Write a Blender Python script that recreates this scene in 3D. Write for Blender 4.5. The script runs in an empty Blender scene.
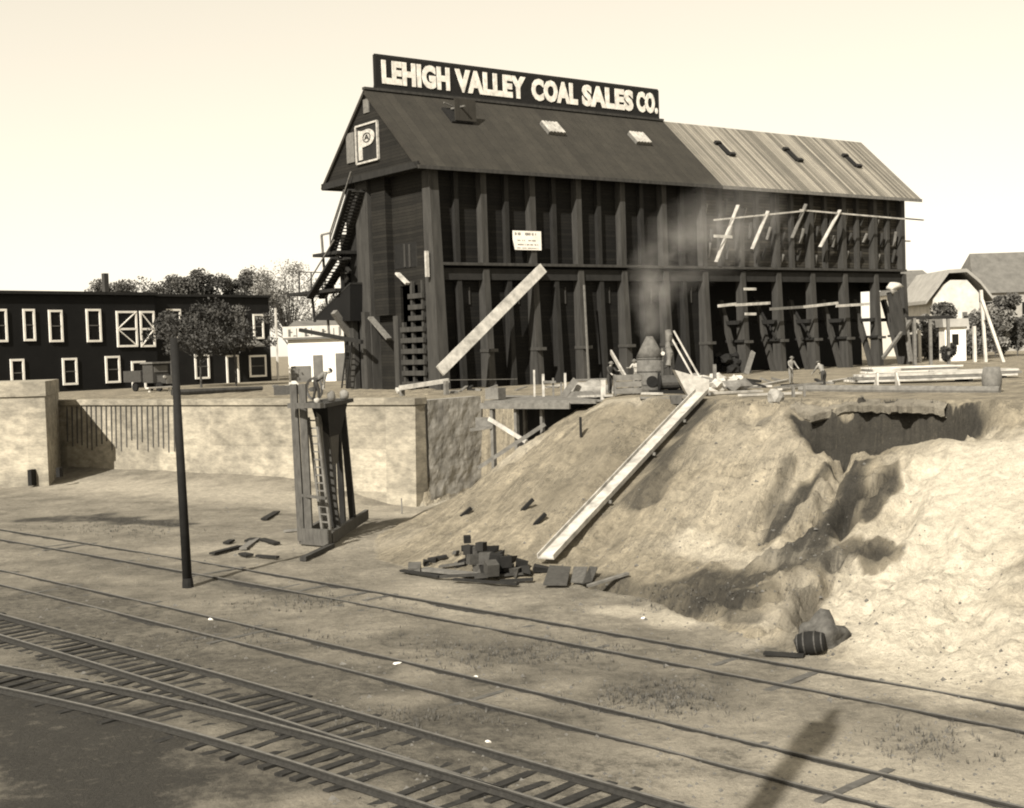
import bpy, bmesh, math, random
import numpy as np
from mathutils import Vector, Matrix, noise
random.seed(7); RN = np.random.default_rng(11)
SC = bpy.context.scene; COL = SC.collection
V = Vector
# ------------------------------------------------------------------ camera
F, ROLL, PITCH, H = 1308.23, .0324, .0432, 9.5
cr, sr, cp, sp = math.cos(ROLL), math.sin(ROLL), math.cos(PITCH), math.sin(PITCH)
FW, UP, RT = V((0, cp, -sp)), V((0, sp, cp)), V((1, 0, 0))
cam_d = bpy.data.cameras.new('camera'); cam = bpy.data.objects.new('camera', cam_d); COL.objects.link(cam)
cam_d.sensor_width = 36; cam_d.lens = F / 1024 * 36; cam_d.clip_end = 6000; cam_d.clip_start = .1
cx_, cy_, cz_ = RT * cr - UP * sr, RT * sr + UP * cr, -FW
cam.matrix_world = Matrix(((cx_.x, cy_.x, cz_.x, 0), (cx_.y, cy_.y, cz_.y, 0), (cx_.z, cy_.z, cz_.z, H), (0, 0, 0, 1)))
SC.camera = cam
EYE = V((0, 0, H))
# ------------------------------------------------------------------ world, sun, exposure
SUN_AZ, SUN_EL = math.radians(26), math.radians(38)      # azimuth in which the shadows fall, clockwise from +Y
W = bpy.data.worlds.new('World'); SC.world = W; W.use_nodes = True
nt = W.node_tree; nt.nodes.clear()
sky = nt.nodes.new('ShaderNodeTexSky'); sky.sky_type = 'NISHITA'; sky.sun_disc = False
sky.sun_elevation = SUN_EL; sky.sun_rotation = SUN_AZ + math.pi; sky.dust_density = .8; sky.air_density = 1.0; sky.altitude = 200
bw = nt.nodes.new('ShaderNodeRGBToBW'); gm = nt.nodes.new('ShaderNodeGamma'); gm.inputs[1].default_value = .45; tint = nt.nodes.new('ShaderNodeMix'); tint.data_type = 'RGBA'; tint.blend_type = 'MULTIPLY'
tint.inputs[0].default_value = 1; tint.inputs[7].default_value = (2.38, 2.17, 1.78, 1)
bg = nt.nodes.new('ShaderNodeBackground'); bg.inputs[1].default_value = .125
ow = nt.nodes.new('ShaderNodeOutputWorld')
nt.links.new(sky.outputs[0], bw.inputs[0]); nt.links.new(bw.outputs[0], gm.inputs[0]); nt.links.new(gm.outputs[0], tint.inputs[6])
nt.links.new(tint.outputs[2], bg.inputs[0]); nt.links.new(bg.outputs[0], ow.inputs[0])
sd = bpy.data.lights.new('sun', 'SUN'); sd.energy = 4.6; sd.angle = math.radians(.53); sd.color = (1, .94, .84)
so = bpy.data.objects.new('sun', sd); COL.objects.link(so)
sdir = V((math.sin(SUN_AZ) * math.cos(SUN_EL), math.cos(SUN_AZ) * math.cos(SUN_EL), -math.sin(SUN_EL)))
so.rotation_euler = sdir.to_track_quat('-Z', 'Y').to_euler(); so.location = (-30, -60, 60)
SC.view_settings.view_transform = 'Standard'; SC.view_settings.look = 'None'
SC.view_settings.exposure = .9; SC.view_settings.gamma = 1
SC.cycles.filter_width = 2.0

# ------------------------------------------------------------------ where things stand (real planes of the place)
def ray(px, py):
    u, v = (px - 512) / F, (404 - py) / F
    X, Y = u * cr + v * sr, -u * sr + v * cr
    return (RT * X + UP * Y + FW)
def at_z(px, py, z):
    d = ray(px, py); return EYE + d * ((z - H) / d.z)
def at_y(px, py, y):
    d = ray(px, py); return EYE + d * (y / d.y)
def at_plane(px, py, o, n):
    d = ray(px, py); return EYE + d * ((o - EYE).dot(n) / d.dot(n))
TH = .9266
A = V((math.sin(TH), math.cos(TH), 0)); B = V((-math.cos(TH), math.sin(TH), 0)); Z = V((0, 0, 1))
O = V((-6.34, 111.62, 0)); L, WD = 64.8, 14.38; TZ = 6.1; EZ, RZ, BZ = 24.88, 32.6, 16.72; OV, EV = 1.16, 1.9
def b3(s, t, z): return O + A * s + B * t + Z * z
def on_front(px, py, t=0): return at_plane(px, py, b3(0, t, 0), B)
def on_end(px, py, s=0): return at_plane(px, py, b3(s, 0, 0), A)
def st(p): q = p - O; return q.dot(A), q.dot(B), p.z

# ------------------------------------------------------------------ materials
MATS = {}
def nodes(name):
    m = bpy.data.materials.new(name); m.use_nodes = True; n = m.node_tree.nodes; n.clear()
    o = n.new('ShaderNodeOutputMaterial'); p = n.new('ShaderNodeBsdfPrincipled')
    m.node_tree.links.new(p.outputs[0], o.inputs[0]); p.inputs['Specular IOR Level'].default_value = .25
    return m, n, m.node_tree.links, p
def g(v, w=None): return (v * 1.045, v, v * .905, 1)          # warm neutral of a sepia print
def mixc(n, l, fac, a, b, mode='MIX'):
    x = n.new('ShaderNodeMix'); x.data_type = 'RGBA'; x.blend_type = mode
    for s, v in ((0, fac), (6, a), (7, b)):
        if hasattr(v, 'links'): l.new(v, x.inputs[s])
        else: x.inputs[s].default_value = v
    return x.outputs[2]
def pos(n): return n.new('ShaderNodeNewGeometry').outputs['Position']
def noi(n, l, vec, scale, detail=4, rough=.6, stretch=None):
    if stretch:
        mp = n.new('ShaderNodeMapping'); mp.inputs['Scale'].default_value = stretch; l.new(vec, mp.inputs[0]); vec = mp.outputs[0]
    t = n.new('ShaderNodeTexNoise'); t.inputs['Scale'].default_value = scale; t.inputs['Detail'].default_value = detail
    t.inputs['Roughness'].default_value = rough; l.new(vec, t.inputs['Vector']); return t.outputs[0]
def ramp(n, l, v, a, b, ca=(0, 0, 0, 1), cb=(1, 1, 1, 1)):
    r = n.new('ShaderNodeValToRGB'); r.color_ramp.elements[0].position = a; r.color_ramp.elements[1].position = b
    r.color_ramp.elements[0].color = ca; r.color_ramp.elements[1].color = cb; l.new(v, r.inputs[0]); return r.outputs[0]
def bump(n, l, p, h, st_=.4, d=.05):
    b = n.new('ShaderNodeBump'); b.inputs['Strength'].default_value = st_; b.inputs['Distance'].default_value = d
    l.new(h, b.inputs['Height']); l.new(b.outputs[0], p.inputs['Normal'])
def math_(n, l, op, a, b=None):
    m = n.new('ShaderNodeMath'); m.operation = op
    for i, v in enumerate((a, b)):
        if v is None: continue
        if hasattr(v, 'links'): l.new(v, m.inputs[i])
        else: m.inputs[i].default_value = v
    return m.outputs[0]
def plain(name, lo, hi, scale=2., rough=.85, bs=.3, stretch=None, bd=.03):
    m, n, l, p = nodes(name); v = noi(n, l, pos(n), scale, 6, .65, stretch)
    l.new(ramp(n, l, v, .3, .7, g(lo), g(hi)), p.inputs[0]); p.inputs['Roughness'].default_value = rough
    bump(n, l, p, v, bs, bd); MATS[name] = m; return m
def boards(name, axis, width, lo, hi, gap=.1, rough=.85, warm=1., stain=.5, grain=(1, 1, 1)):
    m, n, l, p = nodes(name); P_ = pos(n)
    d = n.new('ShaderNodeVectorMath'); d.operation = 'DOT_PRODUCT'; d.inputs[1].default_value = axis; l.new(P_, d.inputs[0])
    q = math_(n, l, 'DIVIDE', d.outputs['Value'], width)
    fl = math_(n, l, 'FLOOR', q); fr = math_(n, l, 'FRACT', q)
    w = n.new('ShaderNodeTexWhiteNoise'); w.noise_dimensions = '1D'; l.new(fl, w.inputs['W'])
    c = ramp(n, l, w.outputs[0], 0, 1, g(lo), g(hi))
    v = noi(n, l, P_, .6, 6, .7)
    c = mixc(n, l, stain, c, ramp(n, l, v, .3, .7, g(.55), g(1.25)), 'MULTIPLY')
    v2 = noi(n, l, P_, 5, 4, .7, grain)
    c = mixc(n, l, .6, c, ramp(n, l, v2, .25, .75, g(.7), g(1.15)), 'MULTIPLY')
    e = math_(n, l, 'ABSOLUTE', math_(n, l, 'SUBTRACT', fr, .5)); gp = math_(n, l, 'GREATER_THAN', e, .5 - gap / 2)
    c = mixc(n, l, gp, c, g(lo * .3)); l.new(c, p.inputs[0]); p.inputs['Roughness'].default_value = rough
    bump(n, l, p, math_(n, l, 'SUBTRACT', w.outputs[0], math_(n, l, 'MULTIPLY', gp, 2.)), .5, .02)
    MATS[name] = m; return m
boards('siding', (0, 0, 1), .28, .0035, .009, .14, stain=.8)
boards('end_siding', (0, 0, 1), .28, .007, .016, .12, stain=.8)
boards('tarred', tuple(A), 1.0, .027, .033, .02, stain=.6)
boards('roof_boards', tuple(A), .42, .1, .27, .1, stain=.35)
boards('bin_boards', (0, 0, 1), .3, .016, .05, .15, stain=.9)
boards('plank_v', tuple(A), .3, .03, .06, .12)
plain('post', .022, .05, 1.2, stretch=(2, 2, .3))
plain('post_dark', .009, .02, 1.5, stretch=(2, 2, .4))
plain('beam_dark', .01, .02, 1.2)
plain('fresh', .2, .48, 1.6, stretch=(1, 1, 1))
plain('weathered', .08, .16, 3)
plain('timber', .045, .095, 3, stretch=(2, 2, .5))
plain('black', .006, .012, 3)
plain('iron', .03, .06, 6, .6)
plain('rust', .02, .04, 9, .6)
plain('rail_top', .07, .13, 4, .45)
plain('tie', .01, .03, 4, stretch=(1, 1, 1))
plain('tie_pale', .05, .1, 4)
plain('white', .62, .8, 1.2, bs=.1)
plain('white_dirty', .36, .56, .8, bs=.1)
plain('lettering', .42, .78, 2.2, bs=.2)
plain('faded', .2, .5, 3)
plain('cloth_pale', .28, .48, 4)
plain('cloth_mid', .12, .22, 6)
plain('cloth_dark', .02, .04, 6)
plain('skin', .28, .34, 6)
plain('pebble', .06, .16, 4)
plain('rock', .14, .28, 2.5, bs=.7, bd=.1)
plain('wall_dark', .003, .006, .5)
plain('wall_dark2', .005, .01, .5)
plain('roof_grey', .08, .14, .6)
plain('roof_pale', .2, .3, .6)
plain('tankmetal', .06, .13, 3)
plain('glass_dark', .004, .008, 3, .4)
plain('bark', .04, .08, 3)
for nm, lo, hi in (('leaf_dark', .02, .055), ('leaf_mid', .05, .1), ('leaf_pale', .1, .2), ('leaf_black', .012, .028)):
    m, n, l, p = nodes(nm); v = noi(n, l, pos(n), 1.2, 3); c = ramp(n, l, v, .35, .65, g(lo), g(hi)); l.new(c, p.inputs[0])
    p.inputs['Roughness'].default_value = .7; MATS[nm] = m
def concrete():
    m, n, l, p = nodes('concrete'); P_ = pos(n)
    d = n.new('ShaderNodeVectorMath'); d.operation = 'DOT_PRODUCT'; d.inputs[1].default_value = (-.814, .58, 0); l.new(P_, d.inputs[0])
    u = d.outputs['Value']
    sep = n.new('ShaderNodeSeparateXYZ'); l.new(P_, sep.inputs[0])
    cb = n.new('ShaderNodeCombineXYZ'); l.new(math_(n, l, 'DIVIDE', u, 5.8), cb.inputs[0]); l.new(math_(n, l, 'DIVIDE', sep.outputs[2], 2.9), cb.inputs[1])
    fl = n.new('ShaderNodeVectorMath'); fl.operation = 'FLOOR'; l.new(cb.outputs[0], fl.inputs[0])
    w = n.new('ShaderNodeTexWhiteNoise'); w.noise_dimensions = '2D'; l.new(fl.outputs[0], w.inputs[0])
    c = ramp(n, l, w.outputs[0], 0, 1, g(.21), g(.3))
    v = noi(n, l, P_, .9, 8, .7, (1, 1, 2.2)); c = mixc(n, l, .85, c, ramp(n, l, v, .32, .66, g(.5), g(1.25)), 'MULTIPLY')
    v0 = noi(n, l, P_, .22, 3, .6); c = mixc(n, l, .7, c, ramp(n, l, v0, .42, .58, g(.65), g(1.15)), 'MULTIPLY')
    v2 = noi(n, l, P_, 3.5, 5, .7, (1, 1, 5)); c = mixc(n, l, .4, c, ramp(n, l, v2, .3, .7, g(.6), g(1.25)), 'MULTIPLY')
    fz = math_(n, l, 'FRACT', math_(n, l, 'MULTIPLY', sep.outputs[2], 3.4)); ln = math_(n, l, 'LESS_THAN', fz, .1)
    c = mixc(n, l, math_(n, l, 'MULTIPLY', ln, .07), c, g(.15))
    c = mixc(n, l, 1., c, (.97, 1, 1.06, 1), 'MULTIPLY'); l.new(c, p.inputs[0]); p.inputs['Roughness'].default_value = .9
    bump(n, l, p, math_(n, l, 'SUBTRACT', v2, math_(n, l, 'MULTIPLY', ln, .4)), .5, .04); MATS['concrete'] = m
concrete()
plain('rubble_wall', .14, .36, 1.1, bs=.5, bd=.05)

# ------------------------------------------------------------------ mesh helpers
class MB:
    def __init__(s): s.v = []; s.f = []
    def add(s, vs, fs):
        k = len(s.v); s.v += [tuple(q) for q in vs]; s.f += [tuple(i + k for i in f) for f in fs]; return s
    def hexa(s, c):                                           # 8 corners: bottom ring 0-3, top ring 4-7
        return s.add(c, [(0, 3, 2, 1), (4, 5, 6, 7), (0, 1, 5, 4), (1, 2, 6, 5), (2, 3, 7, 6), (3, 0, 4, 7)])
    def box(s, c, ax, ay, az, hx, hy, hz):
        c = V(c); ax = ax.normalized() * hx; ay = ay.normalized() * hy; az = az.normalized() * hz
        return s.hexa([c - ax - ay - az, c + ax - ay - az, c + ax + ay - az, c - ax + ay - az, c - ax - ay + az, c + ax - ay + az, c + ax + ay + az, c - ax + ay + az])
    def beam(s, p, q, w, h, up=None):
        p, q = V(p), V(q); d = (q - p); up = V(up) if up is not None else (Z if abs(d.normalized().z) < .9 else A)
        x = d.cross(up).normalized(); y = x.cross(d).normalized()
        return s.box((p + q) / 2, d, x, y, d.length / 2, w / 2, h / 2)
    def tube(s, p, q, r0, r1=None, n=8, caps=True):
        p, q = V(p), V(q); r1 = r0 if r1 is None else r1; d = (q - p).normalized()
        x = d.orthogonal().normalized(); y = d.cross(x); vs = []
        for c, r in ((p, r0), (q, r1)):
            for i in range(n): a = 2 * math.pi * i / n; vs.append(c + (x * math.cos(a) + y * math.sin(a)) * r)
        fs = [(i, (i + 1) % n, n + (i + 1) % n, n + i) for i in range(n)]
        if caps: fs += [tuple(range(n))[::-1], tuple(range(n, 2 * n))]
        return s.add(vs, fs)
    def lathe(s, c, prof, n=14, ax=Z):
        c = V(c); x = V(ax).orthogonal().normalized(); y = V(ax).cross(x); vs = []
        for r, h in prof:
            for i in range(n): a = 2 * math.pi * i / n; vs.append(c + (x * math.cos(a) + y * math.sin(a)) * r + V(ax) * h)
        fs = [(j * n + i, j * n + (i + 1) % n, (j + 1) * n + (i + 1) % n, (j + 1) * n + i) for j in range(len(prof) - 1) for i in range(n)]
        fs += [tuple(range(n))[::-1], tuple(range((len(prof) - 1) * n, len(prof) * n))]
        return s.add(vs, fs)
    def slab(s, pts, off):                                    # polygon given thickness by vector off
        off = V(off); k = len(pts); vs = [V(p) for p in pts] + [V(p) + off for p in pts]
        return s.add(vs, [tuple(range(k))[::-1], tuple(range(k, 2 * k))] + [(i, (i + 1) % k, k + (i + 1) % k, k + i) for i in range(k)])
    def lump(s, c, rx, ry, rz, seed=0, rough=.25, n=2):
        bm = bmesh.new(); bmesh.ops.create_icosphere(bm, subdivisions=n, radius=1)
        vs = []
        for v in bm.verts:
            k = 1 + rough * (noise.noise(v.co * 1.3 + V((seed * 3.1, seed, 0))) * 1.6)
            vs.append(V(c) + V((v.co.x * rx, v.co.y * ry, v.co.z * rz)) * k)
        fs = [tuple(q.index for q in f.verts) for f in bm.faces]; bm.free(); return s.add(vs, fs)
    def build(s, name, mat, parent=None, smooth=False):
        me = bpy.data.meshes.new(name); off = parent_world(parent)
        me.from_pydata([(x - off.x, y - off.y, z - off.z) for x, y, z in s.v], [], s.f)
        me.materials.append(MATS[mat] if isinstance(mat, str) else mat)
        bm = bmesh.new(); bm.from_mesh(me); bmesh.ops.recalc_face_normals(bm, faces=bm.faces); bm.to_mesh(me); bm.free()
        if smooth: me.polygons.foreach_set('use_smooth', [True] * len(me.polygons))
        o = bpy.data.objects.new(name, me); COL.objects.link(o)
        if parent: o.parent = parent
        return o
def parent_world(p):
    off = V((0, 0, 0))
    while p: off += p.location; p = p.parent
    return off
def tag(o, label=None, cat=None, group=None, kind=None):
    if label: o['label'] = label
    if cat: o['category'] = cat
    if group: o['group'] = group
    if kind: o['kind'] = kind
    return o
def thing(name, loc, label, cat, group=None):
    e = bpy.data.objects.new(name, None); COL.objects.link(e); e.location = loc; e.empty_display_size = .3
    return tag(e, label, cat, group)
def solo(mb, name, mat, label, cat, group=None, smooth=False):  # a thing that is one mesh, origin at its base
    xs = np.array(mb.v); base = V((float(xs[:, 0].mean()), float(xs[:, 1].mean()), float(xs[:, 2].min())))
    mb.v = [(x - base.x, y - base.y, z - base.z) for x, y, z in mb.v]
    o = mb.build(name, mat, None, smooth); o.location = base; return tag(o, label, cat, group)

# ------------------------------------------------------------------ terrain
WC = V((-6.41, 86.54, 0)); WL = V((-.8144, .5803, 0)); WP = V((.5803, .8144, 0))     # retaining wall: corner, direction, inward
def wpt(t, q=0): return WC + WL * t + WP * q
RE = 6.9
TOE = [tuple(wpt(-.15, RE - .2))[:2], (-1.2, 91), (-1.9, 88), (-3.6, 84.5), (-5.2, 80), (-6.3, 75), (-7.2, 66), (-6.4, 59.5), (-3.2, 54.6), (.9, 52.2), (4.4, 49.4), (6, 44.6), (7.4, 40.5), (9.4, 38), (12.2, 34), (16, 29), (24, 19), (45, -2), (80, -30)]
CREST = [(-2.2, 92.6), (4.5, 91), (6, 83), (5.2, 72.5), (7, 69.2), (10, 67), (14, 63.6), (18, 60.6), (22, 57.5), (30, 52), (45, 45), (80, 38), (300, 20)]
lowpoly = [tuple(wpt(400, .3))[:2], tuple(wpt(0.0, .3))[:2], tuple(wpt(-.2, .3))[:2]] + TOE + [(80, -200), (-600, -200), (-600, 300)]
highpoly = [tuple(wpt(400, .8))[:2], tuple(wpt(.8, .8))[:2], tuple(wpt(.8, RE))[:2]] + CREST + [(3000, 20), (3000, 4000), (-3000, 4000), (-3000, 1200)]
def inside(x, y, poly):
    c = np.zeros(x.shape, bool); n = len(poly)
    for i in range(n):
        x1, y1 = poly[i]; x2, y2 = poly[(i + 1) % n]
        if y1 == y2: continue
        m = ((y1 > y) != (y2 > y)) & (x < (x2 - x1) * (y - y1) / (y2 - y1) + x1); c ^= m
    return c
def dist(x, y, poly):
    d = np.full(x.shape, 1e9); n = len(poly)
    for i in range(n):
        x1, y1 = poly[i]; x2, y2 = poly[(i + 1) % n]; dx, dy = x2 - x1, y2 - y1; q = dx * dx + dy * dy
        t = np.clip(((x - x1) * dx + (y - y1) * dy) / q, 0, 1); d = np.minimum(d, np.hypot(x - x1 - t * dx, y - y1 - t * dy))
    return np.where(inside(x, y, poly), 0, d)
def ss(a, b, v): t = np.clip((v - a) / (b - a), 0, 1); return t * t * (3 - 2 * t)
def scarp_on(x): return .75 + 2.3 * ss(17.5, 12.5, x) ** 1.4 + .9 * ss(19, 22, x) + .22 * np.sin(x * 1.7) + .12 * np.sin(x * 4.1 + 1)
def base_h(x, y):
    x = np.atleast_1d(np.asarray(x, float)); y = np.atleast_1d(np.asarray(y, float))
    dl, dh = dist(x, y, lowpoly), dist(x, y, highpoly); s = dl / (dl + dh + 1e-6)
    nearwall = (x * .5803 + y * .8144) - (WC.x * .5803 + WC.y * .8144)          # <0 in front of the wall
    talus = np.exp(-np.clip(-nearwall, 0, 60) / 4.5) * .85 * ss(-8, -17, x) - .95 * np.exp(-((x + 6) ** 2 + (y - 84.5) ** 2) / 60)
    top = 6.1 + .45 * np.exp(-(dist(x, y, lowpoly) - 14).clip(0) / 9) * ss(3, 7, x)
    h = np.where(dh <= 0, top, 0)
    sl = s ** 1.0; prof = sl + .07 * np.sin(sl * math.pi * 2) * -1
    h = np.where((dh > 0) & (dl > 0), talus * (1 - s) + (6.1 + .45 * ss(3, 7, x) - 0) * prof, h)
    h = np.where(dl <= 0, talus, h)
    # topsoil scarp under the crest on the right: a hollow bitten out below the sod
    cxy = (x - 16.8) / 5.0; u = (x * .76 - y * .65); 
    dhh = dh; sc_m = ss(12.6, 14.4, x) * ss(21.2, 18.4, x)
    wob = .5 * np.sin(x * 1.7) + .35 * np.sin(x * 4.1 + 1) + .15 * np.sin(x * 9); on = scarp_on(x)
    drop = (2.1 + .3 * wob) * sc_m * ss(on, on + .4, dhh) * ss(on + 5.5, on + .8, dhh)
    h = np.where((dh > 0) & (dl > 0), h - drop * (1 - ss(.9, 0.0, s) * .3), h)
    return h, s, dl, dh
gx = np.concatenate([-np.geomspace(1500, 34, 34), np.arange(-33.5, -8, .3), np.arange(-8, 24, .16), np.arange(24, 32, .3), np.geomspace(32.5, 1500, 34)])
gy = np.concatenate([-np.geomspace(200, 6, 10), np.linspace(-4, 22, 18), np.arange(23, 30, .5), np.arange(30, 34, .3), np.arange(34, 74, .16), np.arange(74, 108, .3), np.geomspace(108.4, 2600, 50)])
# fine wall seam further out to the left
gx = np.unique(np.concatenate([gx, np.arange(-60, -33.5, .4)])); gy = np.unique(np.concatenate([gy, np.arange(108, 126, .4)]))
GX, GY = np.meshgrid(gx, gy); shp = GX.shape; fx, fy = GX.ravel(), GY.ravel()
hh, ss_, dl_, dh_ = base_h(fx, fy)
def nz(px_, py_, pz=0, o=5, lac=2.1): return noise.fractal(V((px_, py_, pz)), 1.0, lac, o)
msk = np.zeros(len(fx)); tone = np.zeros(len(fx)); wet = np.zeros(len(fx))
for i in range(len(fx)):
    x, y = fx[i], fy[i]
    if x < -62 or x > 70 or y < 20 or y > 140: continue
    s = ss_[i]; u = x * .8 - y * .6; w = x * .6 + y * .8
    if 0 < s < 1 and x > -6.5:
        k = min(1, s * 5, (1 - s) * 8)
        k *= 1 - .75 * max(0, min(1, (x - 12.5 - (60 - y) * .08) / 3)) * (0 if dh_[i] < 4 else 1)
        rut = nz(u * .55, w * .14, 1.3, 4); rid = 1 - abs(nz(u * .28 + 7, w * .22, 4, 4)) * 2
        rg = max(0, min(1, (x - 3) / 8))
        hh[i] += k * (rut * .42 + rid * .35 * rg - .2 * rg + nz(x * 1.4, y * 1.4, 2, 3) * .11)
        st_ = nz(u * .16, w * .3, 9, 3)                        # slab-like ledges in the clay on the right
        hh[i] += k * rg * .3 * (math.floor(st_ * 6) / 6 - st_) * 3
        if k > .3: hh[i] += .1 * rg * (1 - 3 * abs(nz(u * .9 + 3, w * .45, 6, 4))) + .05 * nz(x * 3.1, y * 3.1, 2, 3)
    elif s == 0:
        hh[i] += nz(x * .25, y * .25, 0, 3) * .08 + nz(x * 1.5, y * 1.5, 5, 3) * .035 if x > -50 else 0
    else:
        hh[i] += nz(x * .35, y * .35, 3, 4) * .16 + nz(x * 1.3, y * 1.3, 3, 3) * .07
def seg_d(x, y, pts):
    d = 1e9
    for (x1, y1), (x2, y2) in zip(pts, pts[1:]):
        dx, dy = x2 - x1, y2 - y1; t = max(0, min(1, ((x - x1) * dx + (y - y1) * dy) / (dx * dx + dy * dy + 1e-9))); d = min(d, math.hypot(x - x1 - t * dx, y - y1 - t * dy))
    return d
def gpt(px, py):                                               # a point of the bank seen near a pixel column, on its mean slope
    d = ray(px, py); d = d / d.y; y = 24
    while y < 120:
        p = EYE + d * y
        if p.z <= float(base_h(p.x, p.y)[0][0]): break
        y += .4
    return (p.x, p.y)
GUL = [([(900, 474), (872, 492), (850, 512), (838, 536)], .8, .32), ([(852, 440), (838, 472), (826, 505), (806, 532), (780, 552)], .7, .38), ([(792, 470), (776, 500), (760, 520)], .4, .25),
    ([(720, 480), (745, 474), (775, 468)], .3, .22), ([(700, 590), (740, 612), (775, 600), (800, 585)], .5, .35), ([(838, 560), (815, 590), (796, 630)], .5, .4), ([(700, 420), (680, 450), (655, 500)], .3, .5), ([(640, 400), (625, 440), (600, 500)], .22, .4),
    ([(760, 640), (800, 610), (835, 575)], .5, .35), ([(600, 588), (660, 598), (710, 622)], .35, .4), ([(930, 470), (900, 520), (880, 560)], .35, .5)]
for pts_, dep_, wid_ in GUL:
    wp_ = [gpt(*q_) for q_ in pts_]; xs_ = [a[0] for a in wp_]; ys_ = [a[1] for a in wp_]
    for i in np.nonzero((fx > min(xs_) - 1.5) & (fx < max(xs_) + 1.5) & (fy > min(ys_) - 1.5) & (fy < max(ys_) + 1.5))[0]:
        x, y = fx[i], fy[i]; e = seg_d(x + .35 * nz(x * 1.1, y * 1.1, 11, 3), y + .35 * nz(x * 1.1, y * 1.1, 17, 3), wp_) / wid_
        if e < 3: hh[i] -= dep_ * math.exp(-e * e) - .35 * dep_ * math.exp(-(e - 1.7) ** 2 * 2)
CHP, CHQ = gpt(546, 569), gpt(702, 399); zP, zQ = [float(base_h(*a)[0][0]) for a in (CHP, CHQ)]      # straight bed dug for the chute
cdx, cdy = CHQ[0] - CHP[0], CHQ[1] - CHP[1]; cl2 = cdx * cdx + cdy * cdy
tt_ = ((fx - CHP[0]) * cdx + (fy - CHP[1]) * cdy) / cl2; ce = np.hypot(fx - CHP[0] - np.clip(tt_, 0, 1) * cdx, fy - CHP[1] - np.clip(tt_, 0, 1) * cdy)
bed = zP + (zQ - zP) * np.clip(tt_, 0, 1) + .05 + np.clip(ce - .7, 0, 9) * .7; hh = np.where((tt_ > 0) & (tt_ < 1.0) & (ce < 3.5), np.minimum(hh, bed), hh)
HG = hh.reshape(shp)
def gz(x, y):
    i = int(np.clip(np.searchsorted(gx, x) - 1, 0, len(gx) - 2)); j = int(np.clip(np.searchsorted(gy, y) - 1, 0, len(gy) - 2))
    tx = (x - gx[i]) / (gx[i + 1] - gx[i]); ty = (y - gy[j]) / (gy[j + 1] - gy[j])
    return float((HG[j, i] * (1 - tx) + HG[j, i + 1] * tx) * (1 - ty) + (HG[j + 1, i] * (1 - tx) + HG[j + 1, i + 1] * tx) * ty)
def gnd(px, py, near=24):
    d = ray(px, py); d = d / d.y; y = near
    while y < 400:
        p = EYE + d * y
        if p.z <= gz(p.x, p.y): return V((p.x, p.y, gz(p.x, p.y)))
        y += .15
    return at_z(px, py, TZ)
# soil colours: dark topsoil, cinders, pale sand; plus painted shade, corner darkening, glare
def W2(pts): return [tuple(gnd(*q))[:2] for q in pts]
dark_patches = [(W2([(700, 405), (690, 430), (660, 470), (640, 500)]), 1.1, .75), (W2([(640, 408), (600, 440), (560, 500)]), 1.6, .3),
     (W2([(858, 462), (850, 500), (815, 545)]), .7, .9), (W2([(890, 478), (868, 520)]), .45, .8), (W2([(790, 470), (770, 520)]), .35, .6), (W2([(830, 470), (800, 500), (770, 540)]), .35, .9), (W2([(700, 610), (760, 600)]), .7, .9),
    (W2([(690, 580), (760, 575), (830, 560), (868, 548)]), 1.2, .8), (W2([(600, 580), (660, 590), (740, 615)]), .7, .7),
    (W2([(30, 520), (90, 518), (170, 524)]), 1.2, .9), (W2([(420, 640), (520, 655), (640, 680), (700, 690)]), 1.6, .5), (W2([(220, 580), (320, 600)]), 1.0, .6),
    (W2([(40, 600), (300, 690), (500, 760)]), 2.3, .5), (W2([(-10, 700), (60, 730), (110, 790)]), 2.6, 1.1), (W2([(27, 600), (250, 690), (569, 790)]), 4.2, .6), (W2([(60, 720), (250, 790)]), 1.6, .7), (W2([(60, 560), (200, 575)]), 1.6, .45),  # lower-left entries paint corner darkening over the track cinders
    (W2([(900, 735), (960, 760)]), 1.0, .4), (W2([(810, 600), (800, 640), (770, 655)]), .7, .6)]
pale_patches = [(W2([(990, 460), (940, 540), (900, 600), (965, 650)]), 3.5, 1.0), (W2([(620, 610), (690, 620)]), .9, .7), (W2([(690, 540), (790, 545)]), .9, .6),  # first patch: overexposed glare painted in with the pale sand
    (W2([(440, 490), (520, 450)]), 1.2, .5), (W2([(80, 485), (200, 492), (330, 508), (400, 515)]), 3.2, .45), (W2([(200, 550), (380, 545)]), 2.2, .25), (W2([(740, 430), (800, 440), (780, 500), (720, 520)]), 2.5, .22), (W2([(700, 780), (1000, 790)]), 3.5, .5), (W2([(480, 610), (420, 590)]), 1.6, .3), (W2([(600, 405), (640, 402)]), .8, .5)]
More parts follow.
